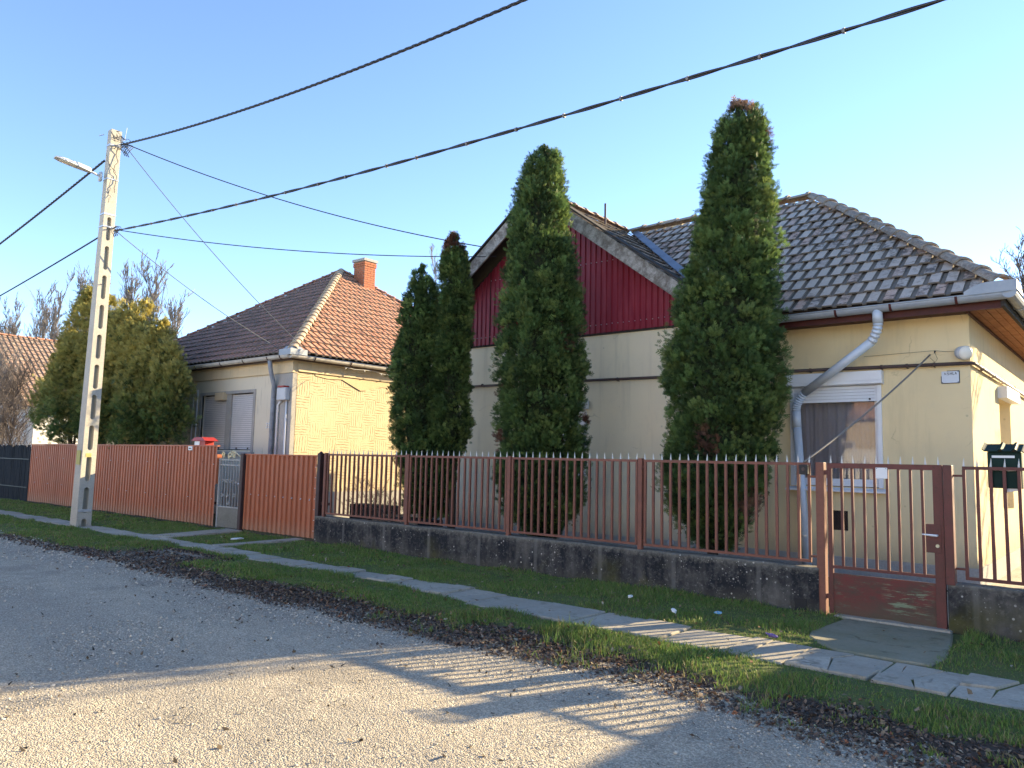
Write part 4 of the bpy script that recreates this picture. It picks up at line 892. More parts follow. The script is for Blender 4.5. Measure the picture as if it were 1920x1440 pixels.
wh, cu, n_ = tile_slope(far, (KE, KY, KEZ), (0, 1, 0), v_, [(0, 0), (14, 0), (14, v_.length), (0, v_.length)], M['tile_far'], tf, False); place_tiles(far, [(wh, cu, n_, tf)], [M['tile_far']], 0)
m = MB(); m.bar((KX, KY, KZ - .08), (KE, KY, KEZ - .08), .03, .2, (0, 1, 0)); m.bar((KX, KY, KZ - .08), (2 * KX - KE, KY, KEZ - .08), .03, .2, (0, 1, 0)); m.build('bargeboard', M['wood'], far)
ridge_line(far, (KX, KY, KZ + .05), (KX, 24, KZ + .05), rr_, .02, .36)

# ------------------------------------------------------------------ neighbour house beyond the right edge (casts the long eave shade on the road)
def plain_house(label, x0, x1, y0, y1, ez, rise, fy, wall, roof, group):
    """fy: y of the street front (either y0 or y1)"""
    h = thing('street_house', label, 'house', ((x0 + x1) / 2, (y0 + y1) / 2, 0), group); sg = -1 if fy == y0 else 1; ov = .45; Lx = x1 - x0
    ops = [(Lx * .16, Lx * .16 + 1.4, 1.2, 2.7), (Lx * .62, Lx * .62 + 1.4, 1.2, 2.7)]
    m = MB(); wall_open(m, (x0, fy, 0), (1, 0, 0), (0, sg, 0), Lx, 0, ez, ops, .15)
    oy = y1 if sg < 0 else y0
    m.poly([(x0, fy, 0), (x0, oy, 0), (x0, oy, ez), (x0, fy, ez)]); m.poly([(x1, fy, 0), (x1, oy, 0), (x1, oy, ez), (x1, fy, ez)]); m.poly([(x0, oy, 0), (x1, oy, 0), (x1, oy, ez), (x0, oy, ez)]); m.build('wall', wall, h)
    for a, b, c, d in ops: window(h, x0 + a, x0 + b, c, d, fy - sg * .08, 2.6); m = MB(); m.box(x0 + a, x0 + b, fy - sg * .26, fy - sg * .25, c, d); m.build('curtain', M['curtain'], h)
    q = [(x0 - ov, y0 - ov, ez), (x1 + ov, y0 - ov, ez), (x1 + ov, y1 + ov, ez), (x0 - ov, y1 + ov, ez)]; w = min(Lx, y1 - y0) / 2 + ov; c0 = ((x0 + x1) / 2, y0 - ov + w, ez + rise); c1 = ((x0 + x1) / 2, y1 + ov - w, ez + rise)
    m = MB(); m.poly([q[0], q[1], c0]); m.poly([q[1], q[2], c1, c0] if c0 != c1 else [q[1], q[2], c0]); m.poly([q[2], q[3], c1]); m.poly([q[3], q[0], c0, c1] if c0 != c1 else [q[3], q[0], c0]); m.poly(q[::-1]); m.build('roof', roof, h); return h
OG = 'houses standing outside the picture'
plain_house('cream stucco house outside the picture beyond the spiked fence', 2.9, 10.9, 12.1, 21.6, 3.75, 3.3, 12.1, M['cream'], M['tile_main'], OG)
plain_house('white stucco house on the opposite side of the street facing the gate', -3.5, 7.5, -19, -9, 3.6, 3.4, -9, M['white'], M['tile_main'], OG)  # opposite houses, out of view, added for warm bounce on shaded fronts
plain_house('pale yellow house on the opposite side of the street facing the red gable', -17.5, -6.5, -19, -9, 3.6, 3.4, -9, M['patch'], M['tile_red'], OG)
gw = MB(); gw.box(-40, 14, -5.0, -4.75, -.1, 2.2); gw.box(-40, 14, -5.04, -4.71, 2.2, 2.28)  # unseen wall, added to bounce warm light onto the shaded side
tag(gw.build('bounce_wall', M['white']), 'unseen white wall added across the street to bounce light', 'wall')
plain_house('white plaster house on the opposite side of the street facing the red fence', -32, -20.5, -19, -9, 3.6, 3.4, -9, M['white'], M['tile_red'], OG)

# ------------------------------------------------------------------ spiked steel fence on its stained wall
def spike_me():
    m = MB(); m.tube([(0, 0, 0), (0, 0, .018), (0, 0, .085)], [.011, .010, .0012], 6); return m.mesh('spike', M['spike'])
SPK = spike_me()
def fence_run(fence, x0, x1, nb_, zt=1.655, zb=.55, y=WALL_Y + .06, dz=0.0, mat='fence'):
    m = MB(); m.box(x0, x1, y - .016, y + .016, zt - .032, zt); m.build('rail', M[mat], fence)
    m = MB(); m.box(x0, x1, y - .016, y + .016, zb, zb + .03); m.build('rail', M[mat], fence)
    bm_ = MB(); bm_.box(-.0145, .0145, -.0145, .0145, zb + .03, zt - .032); me = bm_.mesh('bar', M[mat])
    st = (x1 - x0 - .025) / (nb_ - 1)
    for k in range(nb_):
        X = x0 + .0125 + st * k; o = bpy.data.objects.new('bar', me); o.matrix_basis = Matrix.Translation((X, y + random.uniform(-.002, .002), 0)) @ Matrix.Rotation(random.uniform(-.004, .004), 4, 'Y'); link(o, fence)
        s_ = bpy.data.objects.new('spike', SPK); s_.matrix_basis = Matrix.Translation((X + st * .0, y, zt)) @ Matrix.Rotation(random.uniform(-.07, .07), 4, 'Y') @ Matrix.Rotation(random.uniform(-.07, .07), 4, 'X'); link(s_, fence)
def fence_post(fence, X, z0, zt=1.67, w=.062, y=WALL_Y + .06, mat='fence'):
    m = MB(); m.box(X - w / 2, X + w / 2, y - w / 2, y + w / 2, z0, zt); return m.build('post', M[mat], fence, bevel=.004)
fen = thing('spiked_fence', 'brown steel bar fence with pale spikes on a black stained concrete wall before three thujas', 'fence', (-7.5, WALL_Y, 0), 'spiked bar fences')
m = MB()
n = 60; xa, xb = -12.05, -2.91
bmw = bmesh.new()
def rough_wall(x0, x1, y0, y1, z0, zt, mat, parent, step=.13, seed=0.0):
    m = MB(); nx = max(2, int((x1 - x0) / step)); nzq = 6; rings = []
    pr = [(y0, z0)] + [(y0, z0 + (zt - .02 - z0) * (k + 1) / nzq) for k in range(nzq)] + [(y0 + .012, zt), (y1 - .012, zt), (y1, zt - .02), (y1, z0)]
    for i in range(nx + 1):
        X = x0 + (x1 - x0) * i / nx; row = []
        for (yy, zz) in pr:
            d = mnoise.noise(Vector((X * 2.3, yy * 3 + seed, zz * 3))) * .008 + mnoise.noise(Vector((X * 9, yy + seed, zz * 8))) * .004
            row.append((X, yy + d, zz + (d * 1.2 if zz > z0 + .1 else 0)))
        rings.append(row)
    i0 = len(m.v)
    for r_ in rings: m.v += r_
    k = len(pr)
    for i in range(nx):
        for j in range(k - 1): m.f.append((i0 + i * k + j, i0 + (i + 1) * k + j, i0 + (i + 1) * k + j + 1, i0 + i * k + j + 1)); m.m.append(0)
    m.f.append(tuple(reversed(range(i0, i0 + k)))); m.m.append(0); m.f.append(tuple(i0 + nx * k + j for j in range(k))); m.m.append(0)
    return m.build('concrete_wall', mat, parent)
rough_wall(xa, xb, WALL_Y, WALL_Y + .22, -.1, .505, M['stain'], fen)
m = MB(); m.box(-3.17, -3.04, WALL_Y - .012, WALL_Y + .05, .02, .155); m.build('drain_hole', M['dark'], fen)
for a, b, k in ((-11.80, -9.67, 18), (-9.57, -7.46, 18), (-7.36, -5.23, 18), (-5.13, -3.0, 18)): fence_run(fen, a, b, k)
for X in (-11.86, -9.62, -7.41, -5.18): fence_post(fen, X, .50)
for X in (-9.62, -7.41, -5.18):
    for z in (.62, 1.56): m = MB(); m.bar((X - .06, WALL_Y + .06, z), (X + .06, WALL_Y + .06, z), .012, .02); m.build('bracket', M['fence'], fen)
for z in (.62, 1.5): m = MB(); m.bar((-3.0, WALL_Y + .06, z), (-2.93, WALL_Y + .06, z), .014, .022); m.build('bracket', M['fence'], fen)
m = MB(); m.box(-2.93, -2.84, WALL_Y + .01, WALL_Y + .11, -.02, 1.66); gpst = m.build('post', M['fence'], fen, bevel=.005); gpst['label'] = 'square hinge post of the gate'
m = MB(); m.box(-3.10, -3.005, WALL_Y - .02, WALL_Y + .035, 1.52, 1.63); bb = m.build('doorbell_box', M['black'], fen, bevel=.008)
m = MB(); m.tube([(-3.052, WALL_Y - .03, 1.58), (-3.052, WALL_Y - .02, 1.58)], .02, 10); m.build('bell_button', M['gas'], bb)

gt = thing('garden_gate', 'maroon bar gate with a worn sheet metal kick panel and blank white sign', 'gate', (-2.2, WALL_Y, 0))
GY = WALL_Y + .055
m = MB(); m.box(-2.81, -2.765, GY - .02, GY + .02, .03, 1.655); m.build('stile', M['gate'], gt); m = MB(); m.box(-1.765, -1.675, GY - .03, GY + .02, .03, 1.655); m.build('stile', M['gate'], gt)
m = MB(); m.box(-2.765, -1.765, GY - .022, GY + .02, 1.60, 1.655); m.build('rail', M['gate'], gt); m = MB(); m.box(-2.765, -1.765, GY - .016, GY + .016, .515, .545); m.build('rail', M['gate'], gt)
bm_ = MB(); bm_.box(-.013, .013, -.013, .013, .545, 1.60); me = bm_.mesh('bar', M['gate'])
for k in range(8):
    o = bpy.data.objects.new('bar', me); o.matrix_basis = Matrix.Translation((-2.66 + k * .1135, GY, 0)) @ Matrix.Rotation(random.uniform(-.005, .005), 4, 'Y'); link(o, gt)
for k in range(10):
    s_ = bpy.data.objects.new('spike', SPK); s_.matrix_basis = Matrix.Translation((-2.775 + k * .118, GY, 1.655)) @ Matrix.Rotation(random.uniform(-.08, .08), 4, 'Y'); link(s_, gt)
# slightly buckled kick panel
m = MB(); nx, nz_ = 14, 7; idx = {}
for i in range(nx + 1):
    for j in range(nz_ + 1):
        X = -2.765 + 1.0 * i / nx; Z = .03 + .43 * j / nz_ - (.012 * math.sin(i * .6) if j == 0 else 0); idx[i, j] = len(m.v); m.v.append((X, GY - .012 + .006 * mnoise.noise(Vector((X * 4, Z * 5, 0))), Z))
for i in range(nx):
    for j in range(nz_): m.f.append((idx[i, j], idx[i + 1, j], idx[i + 1, j + 1], idx[i, j + 1])); m.m.append(0)
m.box(-2.765, -1.765, GY - .009, GY + .006, .445, .463); m.build('kick_panel', M['gatepanel'], gt)
m = MB(); m.box(-1.84, -1.70, GY - .034, GY + .025, .77, 1.055); lk = m.build('lock_case', M['gate'], gt, bevel=.004)
m = MB(); m.tube([(-1.735, GY - .034, .945), (-1.735, GY - .075, .945), (-1.76, GY - .085, .947), (-1.865, GY - .08, .952)], [.012, .012, .012, .007], 8); m.build('handle', M['pvc'], lk, True)
m = MB(); m.tube([(-1.735, GY - .04, .84), (-1.735, GY - .033, .84)], .018, 10); m.build('keyhole', M['brass'], lk)
m = MB(); m.box(-2.305, -2.19, GY - .03, GY - .024, 1.50, 1.615); sg = m.build('blank_sign', M['pvc'], gt, bevel=.002)
m = MB(); 
for X in (-2.293, -2.203): m.tube([(X, GY - .034, 1.605), (X, GY - .030, 1.605)], .004, 6)
m.build('screw', M['black'], sg)
for z in (.21, 1.55): m = MB(); m.bar((-2.86, GY - .01, z), (-2.79, GY - .01, z), .03, .05); m.build('hinge', M['gate'], gt)
fen2 = thing('spiked_fence', 'brown steel bar fence with pale spikes beside the green mailbox', 'fence', (0, WALL_Y, 0), 'spiked bar fences')
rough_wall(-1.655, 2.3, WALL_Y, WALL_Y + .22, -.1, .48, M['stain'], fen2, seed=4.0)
m = MB(); m.box(-1.665, -1.585, WALL_Y - .005, WALL_Y + .10, .47, 1.655); m.build('post', M['gate'], fen2, bevel=.004)
fence_run(fen2, -1.50, .62, 19, 1.645, .53, mat='gate'); fence_run(fen2, .75, 2.2, 13, 1.645, .53, mat='gate'); fence_post(fen2, .685, .47, mat='gate')
for z in (.63, 1.55): m = MB(); m.bar((-1.59, WALL_Y + .06, z), (-1.5, WALL_Y + .06, z), .014, .022); m.build('bracket', M['gate'], fen2)

# green mailbox hung behind the bars
mbx = thing('mailbox', 'dark green metal mailbox with tile shaped lid hung on the bar fence', 'mailbox', (-1.14, WALL_Y + .15, 1.44))
m = MB(); m.hexa([(-1.285, WALL_Y + .085, 1.44), (-1.0, WALL_Y + .085, 1.44), (-1.0, WALL_Y + .20, 1.44), (-1.285, WALL_Y + .20, 1.44), (-1.285, WALL_Y + .085, 1.79), (-1.0, WALL_Y + .085, 1.79), (-1.0, WALL_Y + .20, 1.83), (-1.285, WALL_Y + .20, 1.83)]); m.build('box', M['green'], mbx, bevel=.006)
m = MB(); cols = []
for k in range(41):
    t = k / 40; X = -1.325 + .36 * t; h = .018 * (sstep(.36, .41, np.array(t)) - sstep(.45, .50, np.array(t)) + sstep(.68, .73, np.array(t)) - sstep(.77, .82, np.array(t))) + (.02 * max(0, 1 - t / .07)) - (.02 * max(0, (t - .93) / .07))
    cols.append((X, float(h)))
for (xa, ha), (xb, hb) in zip(cols, cols[1:]):
    m.hexa([(xa, WALL_Y + .04, 1.795 + ha), (xb, WALL_Y + .04, 1.795 + hb), (xb, WALL_Y + .24, 1.865 + hb), (xa, WALL_Y + .24, 1.865 + ha), (xa, WALL_Y + .04, 1.805 + ha), (xb, WALL_Y + .04, 1.805 + hb), (xb, WALL_Y + .24, 1.875 + hb), (xa, WALL_Y + .24, 1.875 + ha)])
m.build('lid', M['green'], mbx)
m = MB(); m.box(-1.245, -1.055, WALL_Y + .076, WALL_Y + .084, 1.735, 1.758); m.build('name_strip', M['pvc'], mbx)
m = MB(); m.box(-1.24, -1.15, WALL_Y + .079, WALL_Y + .084, 1.612, 1.617); m.box(-1.13, -1.05, WALL_Y + .079, WALL_Y + .084, 1.608, 1.618); m.box(-1.10, -1.075, WALL_Y + .079, WALL_Y + .084, 1.618, 1.63); m.build('scratch_mark', M['lampgrey'], mbx)
m = MB(); m.hexa([(-1.16, WALL_Y + .1, 1.40), (-1.03, WALL_Y + .1, 1.42), (-1.03, WALL_Y + .103, 1.42), (-1.16, WALL_Y + .103, 1.40), (-1.16, WALL_Y + .1, 1.44), (-1.03, WALL_Y + .1, 1.44), (-1.03, WALL_Y + .103, 1.44), (-1.16, WALL_Y + .103, 1.44)])
pp = m.build('leaflet', M['paper']); tag(pp, 'white leaflet hanging below the green mailbox', 'leaflet')

# ------------------------------------------------------------------ red corrugated fences and gates
LF = thing('corrugated_fence', 'long brick red corrugated sheet fence behind the concrete pole', 'fence', (-21, 9, 0))
x = -27.1; k = 0
while x < -16.05:
    xb = min(x + 1.05, -15.99); cols = [((X, Y, .03 + .01 * (k % 2)), (X, Y, 1.765 + .006 * (k % 3))) for X, Y in corr_profile(x, xb - .003, .15, .03, 9.0 - .003 * (k % 2), .46, .10)]
    m = MB(); m.sheet(cols, None); m.build('corrugated_sheet', M['corr'], LF); x = xb; k += 1
m = MB(); m.box(-27.1, -15.97, 8.985, 9.05, 1.77, 1.80); m.build('cap_rail', M['corr'], LF)
m = MB(); m.box(-27, -16, 9.04, 9.08, .5, .55); m.box(-27, -16, 9.04, 9.08, 1.4, 1.45); m.build('rail', M['postdark'], LF)
m = MB(); m.box(-16.0, -15.965, 8.99, 9.11, .95, 1.6); m.build('side_sheet', M['corr'], LF)
m = MB()
for i in range(11):
    for z in (.62, 1.38): X = -26.6 + i * 1.05; m.tube([(X, 8.985, z), (X, 8.999, z)], .010, 6)
m.build('screw', M['steel'], LF)
m = MB(); m.box(-17.24, -17.06, 8.975, 8.995, 1.68, 1.77); m.box(-17.2, -17.1, 8.97, 8.976, 1.71, 1.735, 1); m.build('letter_plate', [M['pvc'], M['black']], LF)
rb = thing('mailbox', 'small red mailbox with a white flap behind the long red fence', 'mailbox', (-16.95, 9.2, 1.75))
m = MB(); m.box(-17.2, -16.72, 9.1, 9.32, 1.6, 1.90); m.build('box', M['red'], rb, bevel=.01)
m = MB(); m.box(-17.17, -16.95, 9.085, 9.099, 1.79, 1.89); m.build('flap', M['pvc'], rb)
m = MB(); m.hexa([(-17.27, 9.04, 1.90), (-16.62, 9.04, 1.90), (-16.62, 9.38, 1.90), (-17.27, 9.38, 1.90), (-17.12, 9.06, 1.985), (-16.80, 9.06, 1.985), (-16.80, 9.36, 1.985), (-17.12, 9.36, 1.985)]); m.build('lid', M['red'], rb)
# ornamental small gate
og = thing('ornamental_gate', 'narrow grey wrought iron gate between red corrugated panels', 'gate', (-15.5, 9.05, 0))
OY = 9.06
m = MB(); m.box(-15.93, -14.90, OY - .02, OY + .02, .03, .44); m.build('kick_plate', M['gatecement'], og)
m = MB(); m.box(-15.95, -15.90, OY - .025, OY + .025, 0, 1.52); m.build('stile', M['ornament'], og); m = MB(); m.box(-14.93, -14.88, OY - .025, OY + .025, 0, 1.52); m.build('stile', M['ornament'], og)
m = MB(); m.box(-15.9, -14.93, OY - .015, OY + .015, .45, .48); m.box(-15.9, -14.93, OY - .015, OY + .015, 1.36, 1.385); m.box(-15.9, -14.93, OY - .015, OY + .015, 1.47, 1.50); m.build('rail', M['ornament'], og)
for k in range(8): m = MB(); X = -15.81 + k * .113; m.bar((X, OY, .48), (X, OY, 1.47), .014, .014, (0, 1, 0)); m.build('bar', M['ornament'], og)
def spiral(cx, cz, r, turns, sgn, r2=.008, y=OY - .01, a0=0):
    m = MB(); m.tube([(cx + sgn * math.cos(a0 + t * turns * 6.283) * r * (1 - t * .8), y, cz + math.sin(a0 + t * turns * 6.283) * r * (1 - t * .8)) for t in [i / 18 for i in range(19)]], r2, 5); return m
for cx, cz, s_ in ((-15.77, .70, 1), (-15.57, .70, 1), (-15.77, 1.02, 1), (-15.62, 1.02, -1), (-15.47, 1.02, 1), (-15.25, 1.0, -1), (-15.5, .55, 1), (-15.3, .72, -1)): spiral(cx, cz, .05, 1.4, s_).build('scroll', M['ornament'], og)
for cx, cz, s_, r in ((-15.83, 1.60, 1, .07), (-15.52, 1.58, -1, .085), (-15.40, 1.60, 1, .08)): spiral(cx, cz, r, 1.2, s_, .016, a0=-1.2).build('scroll', M['brass'], og)
m = MB(); m.tube([(-15.5, OY - .01, 1.66), (-15.45, OY - .01, 1.69), (-15.36, OY - .01, 1.52)], .014, 5); m.tube([(-15.38, OY - .01, 1.68), (-15.25, OY - .01, 1.62), (-15.1, OY - .01, 1.55)], .012, 5); m.build('scroll', M['brass'], og)
m = MB(); m.tube([(-14.96, OY - .03, .98), (-14.96, OY - .07, .98), (-15.07, OY - .07, .985)], .012, 6); m.build('handle', M['pvc'], og, True)
m = MB(); m.tube([(-15.02, OY + .08, 1.10), (-15.01, OY + .08, 1.25), (-15.02, OY + .08, 1.36)], [.05, .09, .06], 10); bg = m.build('hanging_bag', M['black']); tag(bg, 'black bag hung behind the grey wrought iron gate', 'bag')
# corrugated drive gate
dg_ = thing('drive_gate', 'brick red corrugated drive gate between two dark posts', 'gate', (-13.5, 8.95, 0))
x = -14.72; k = 0
for xa, xb in ((-14.72, -13.45), (-13.45, -12.26)):
    cols = [((X, Y, .06), (X, Y, 1.60)) for X, Y in corr_profile(xa, xb, .162, .032, 8.95 - .004 * k, .44, .10)]; m = MB(); m.sheet(cols, None); m.build('corrugated_sheet', M['corr'], dg_); k += 1
m = MB(); m.box(-14.74, -12.24, 8.935, 8.99, 1.60, 1.625); m.build('cap_rail', M['corr'], dg_)
m = MB(); m.box(-14.74, -12.24, 8.985, 9.02, .3, .35); m.box(-14.74, -12.24, 8.985, 9.02, .85, .89); m.box(-14.74, -12.24, 8.985, 9.02, 1.4, 1.45); m.build('rail', M['postdark'], dg_)
m = MB(); m.box(-14.87, -14.76, 8.9, 9.0, -.05, 1.63); m.build('post', M['postdark'], dg_, bevel=.01)
m = MB(); m.box(-12.235, -12.14, 8.93, 9.03, -.05, 1.66); m.tube([(-12.19, 8.98, 1.66), (-12.19, 8.98, 1.70)], [.05, .01], 8); m.build('post', M['postdark'], dg_, bevel=.006)
m = MB()
for i in range(8): m.tube([(-14.47 + i * .29, 8.936, .79 - .004 * i), (-14.47 + i * .29, 8.952, .79)], .011, 6)
for i in range(7): m.tube([(-12.28, 8.936, .2 + i * .2), (-12.28, 8.952, .2 + i * .2)], .009, 6)
m.build('screw', M['steel'], dg_)
m = MB(); m.tube([(-12.06, 9.0, .45), (-12.06, 9.0, 1.55)], .012, 6); m.bar((-12.14, 9.0, 1.35), (-11.9, 9.0, 1.35), .014, .014); m.bar((-12.14, 9.0, .72), (-11.9, 9.0, .72), .03, .05); m.build('latch_rod', M['postdark'], dg_)

# dark reed fence at the far end
rf = thing('reed_fence', 'dark blue black reed screen fence at the end of the red fence', 'fence', (-31, 9, 0))
m = MB()
for k in range(260):
    X = -27.15 - k * .045 + random.uniform(-.01, .01); h = 1.72 + random.uniform(-.06, .05); m.tube([(X, 9.0 + random.uniform(-.012, .012), 0), (X + random.uniform(-.03, .03), 9.0 + random.uniform(-.015, .015), h)], .021, 5, True)
o = m.build('reeds', M['reed'], rf); o['kind'] = 'stuff'
for z in (.42, 1.3): m = MB(); m.box(-38.8, -27.15, 8.965, 8.98, z, z + .03); m.build('batten', M['black'], rf)
# planks lying behind the bar fence
for i, (a, b, lab) in enumerate((((-11.55, 9.9, .50), (-10.3, 9.75, .58), 'upper weathered plank leaning behind the bar fence'), ((-11.6, 9.8, .40), (-10.2, 9.65, .44), 'lower weathered plank lying behind the bar fence'))):
    m = MB(); m.bar(a, b, .02, .05); tag(m.build('plank', M['plank']), lab, 'plank', 'planks behind the fence')
m = MB(); m.box(-11.6, -10.2, 9.95, 10.3, .02, .48); m.box(-12.8, -11.7, 10.2, 10.6, .02, .65); tag(m.build('timber_bench', M['deck']), 'low dark timber stand in the yard behind the fence', 'bench')

# ------------------------------------------------------------------ concrete pole with slots
PX, PY, PH = -17.57, 6.88, 8.74
pole = thing('utility_pole', 'slotted pale concrete utility pole standing in front of the red corrugated fence', 'pole', (PX, PY, 0))
hx = lambda z: .165 + (.09 - .165) * z / PH
hy = lambda z: .150 + (.112 - .150) * z / PH
lean = lambda z: .10 * z / PH
PT = lambda sx, fy, z: (PX + sx * hx(z), PY + lean(z) + fy * hy(z), z)
m = MB(); slots = [(6.74 - .655 * k - .53, 6.74 - .655 * k) for k in range(11)]; slots[-1] = (-.15, .19)
slots = [s_ for s_ in slots if s_[1] > .1]; zc = -.1; SW = .36
bounds = sorted(slots)
def band(z0, z1):
    for sx in (1, -1): m.poly([PT(sx, -1, z0), PT(sx, 1, z0), PT(sx, 1, z1), PT(sx, -1, z1)] if sx > 0 else [PT(sx, 1, z0), PT(sx, -1, z0), PT(sx, -1, z1), PT(sx, 1, z1)])
for k, (a, b) in enumerate(bounds):
    za = zc; zb = b + .0625; a2 = a; 
    zb = min(zb, PH)
    # outline of the slot (rounded), local fy in [-SW, SW]
    yw = SW * hy((a + b) / 2); arc = [(math.cos(t), math.sin(t)) for t in [math.pi * i / 6 for i in range(7)]]
    top = [(yw * c, b - yw + yw * s_) for c, s_ in arc]; bot = [(yw * c, a + yw - yw * s_) for c, s_ in reversed(arc)]   # top: +y -> -y ; bot: -y -> +y
    loop = top + bot
    for sx in (1, -1):
        Q = lambda y, z: (PX + sx * hx(z), PY + lean(z) + y, z)
        E4 = [(-hy(za), za), (hy(za), za), (hy(zb), zb), (-hy(zb), zb)]
        half1 = [E4[1], E4[2], (0, zb)] + [(0, b)] + [p for p in top[:4]][::-1][1:] + [p for p in bot[3:]][::-1][:-1] + [(0, a), (0, za)]
        half2 = [E4[3], E4[0], (0, za), (0, a)] + [p for p in bot[:4]][::-1][1:] + [p for p in top[3:]][::-1][:-1] + [(0, b), (0, zb)]
        for hf in (half1, half2):
            pts = [Q(*p) for p in hf]; m.poly(pts if sx > 0 else pts[::-1])
    for p, q in zip(loop, loop[1:] + loop[:1]): lp, lq_ = lean(p[1]), lean(q[1]); m.poly([(PX + hx(p[1]), PY + lp + p[0], p[1]), (PX + hx(q[1]), PY + lq_ + q[0], q[1]), (PX - hx(q[1]), PY + lq_ + q[0], q[1]), (PX - hx(p[1]), PY + lp + p[0], p[1])])
    zc = zb
band(zc, PH)
for sy in (1, -1): m.poly([PT(-1, sy, -.1), PT(1, sy, -.1), PT(1, sy, PH), PT(-1, sy, PH)])
m.poly([PT(1, 1, PH), PT(-1, 1, PH), PT(-1, -1, PH), PT(1, -1, PH)])
m.build('shaft', M['pole'], pole)
m = MB(); m.box(PX + hx(.4), PX + hx(.4) + .02, PY - .13, PY + .12, .33, .385); m.build('earthing_plate', M['steel'], pole)
m = MB(); m.box(PX + hx(1.5) - .002, PX + hx(1.5) + .003, PY - .06, PY + .055, 1.48, 1.56); m.box(PX - .09, PX + .1, PY - hy(1.4) - .004, PY - hy(1.4) + .004, 1.32, 1.62); m.build('paint_mark', M['yellowpaint'], pole)
def strap(z, mat, w=.03):
    m = MB(); a, b = hx(z) + .006, hy(z) + .006
    m.box(PX - a, PX + a, PY + lean(z) - b - .004, PY + lean(z) - b + .004, z - w / 2, z + w / 2); m.box(PX - a, PX + a, PY + lean(z) + b - .004, PY + lean(z) + b + .004, z - w / 2, z + w / 2); m.box(PX + a - .004, PX + a + .004, PY + lean(z) - b, PY + lean(z) + b, z - w / 2, z + w / 2); m.box(PX - a - .004, PX - a + .004, PY + lean(z) - b, PY + lean(z) + b, z - w / 2, z + w / 2); return m.build('strap', mat, pole)
strap(6.80, M['steel']); strap(7.60, M['steel'], .025); strap(8.38, M['steel'], .04); strap(6.52, M['steel'])
m = MB()
for z in (8.38, 6.47): m.tube([(PX + .1, PY + .1, z), (PX + .30, PY + .12, z), (PX + .36, PY + .12, z + .05)], .014, 6)
m.tube([(PX, PY + .1, 8.55), (PX, PY + .32, 8.6), (PX + .02, PY + .34, 8.9)], .01, 5); m.tube([(PX - .08, PY - .1, 8.62), (PX - .18, PY - .16, 8.6)], .012, 5); m.build('hook', M['steel'], pole)
def wiggle(p, q, n, amp, seed):
    r = random.Random(seed); p = Vector(p); q = Vector(q); out = []
    for i in range(n + 1):
        t = i / n; w = math.sin(math.pi * t); out.append(p.lerp(q, t) + Vector((r.uniform(-1, 1), r.uniform(-1, 1), r.uniform(-1, 1))) * amp * w)
    return out
m = MB()
for i in range(9): m.tube(wiggle((PX + .12, PY + random.uniform(-.05, .15), random.uniform(8.2, 8.7)), (PX + random.uniform(.2, .6), PY + random.uniform(.05, .3), random.uniform(8.15, 8.55)), 7, .11, i), .006, 4)
for i in range(3):
    c = (PX + .45 + .1 * i, PY + .15, 8.22 - .04 * i); m.tube([(c[0] + .13 * math.cos(t), c[1] + .05 * math.sin(t * 2), c[2] + .13 * math.sin(t)) for t in [k * .5 for k in range(14)]], .008, 4)
for i in range(3):
    c = (PX + .30 + .08 * i, PY + .12, 6.38); m.tube([(c[0] + .10 * math.cos(t), c[1] + .04 * math.sin(t * 2), c[2] + .10 * math.sin(t)) for t in [k * .5 for k in range(14)]], .007, 4)
m.tube(wiggle((PX + .13, PY + .11, 8.4), (PX + .15, PY + .12, 7.3), 9, .05, 5), .007, 4); m.tube(wiggle((PX + .13, PY + .05, 7.65), (PX + .13, PY + .02, 7.05), 8, .05, 9), .005, 4); m.tube(wiggle((PX + .125, PY - .10, 8.1), (PX + .14, PY + .12, 7.75), 8, .04, 19), .006, 4); m.tube(wiggle((PX + .13, PY - .06, 6.5), (PX + .33, PY + .1, 6.44), 6, .05, 12), .006, 4)
m.tube(wiggle((PX + .16, PY - .03, 5.22), (PX + .16, PY + .07, 5.24), 5, .03, 3), .006, 4)
m.build('loose_wiring', M['blackcable'], pole)['kind'] = 'stuff'

lamp = thing('street_lamp', 'slim grey street lamp head on a short arm near the pole top', 'street lamp', (PX, PY - .2, 7.7))
m = MB(); m.tube([(PX, PY - .10, 7.62), (PX, PY - .28, 7.66), (PX - .02, PY - .40, 7.69)], .026, 8); m.box(PX - .05, PX + .05, PY - .16, PY - .115, 7.52, 7.72); m.build('arm', M['lampgrey'], lamp, True)
m = MB(); d = Vector((-.06, -1, .14)).normalized(); s_ = Vector((1, -.06, 0)).normalized(); up = s_.cross(d) * -1; up = up if up.z > 0 else -up
def lsec(t, w, h0, h1): c = Vector((PX - .01, PY - .34, 7.685)) + d * t; return [c - s_ * w - up * h0, c + s_ * w - up * h0, c + s_ * w * .75 + up * h1, c - s_ * w * .75 + up * h1]
secs = [lsec(0, .05, .03, .05), lsec(.06, .075, .035, .06), lsec(.3, .11, .03, .06), lsec(.62, .115, .022, .035), lsec(.72, .08, .012, .018)]
i0 = len(m.v)
for q in secs: m.v += [tuple(p) for p in q]
for k in range(4):
    for j in range(4): m.f.append((i0 + 4 * k + j, i0 + 4 * k + (j + 1) % 4, i0 + 4 * k + 4 + (j + 1) % 4, i0 + 4 * k + 4 + j)); m.m.append(0)
m.f += [(i0 + 3, i0 + 2, i0 + 1, i0), (i0 + 16, i0 + 17, i0 + 18, i0 + 19)]; m.m += [0, 0]; m.build('lamp_head', M['lampgrey'], lamp, bevel=.006)
m = MB(); c = Vector((PX - .01, PY - .34, 7.685)) + d * .45 - up * .03; m.bar(c - d * .16, c + d * .16, .15, .012); m.build('lamp_lens', M['lens'], lamp)

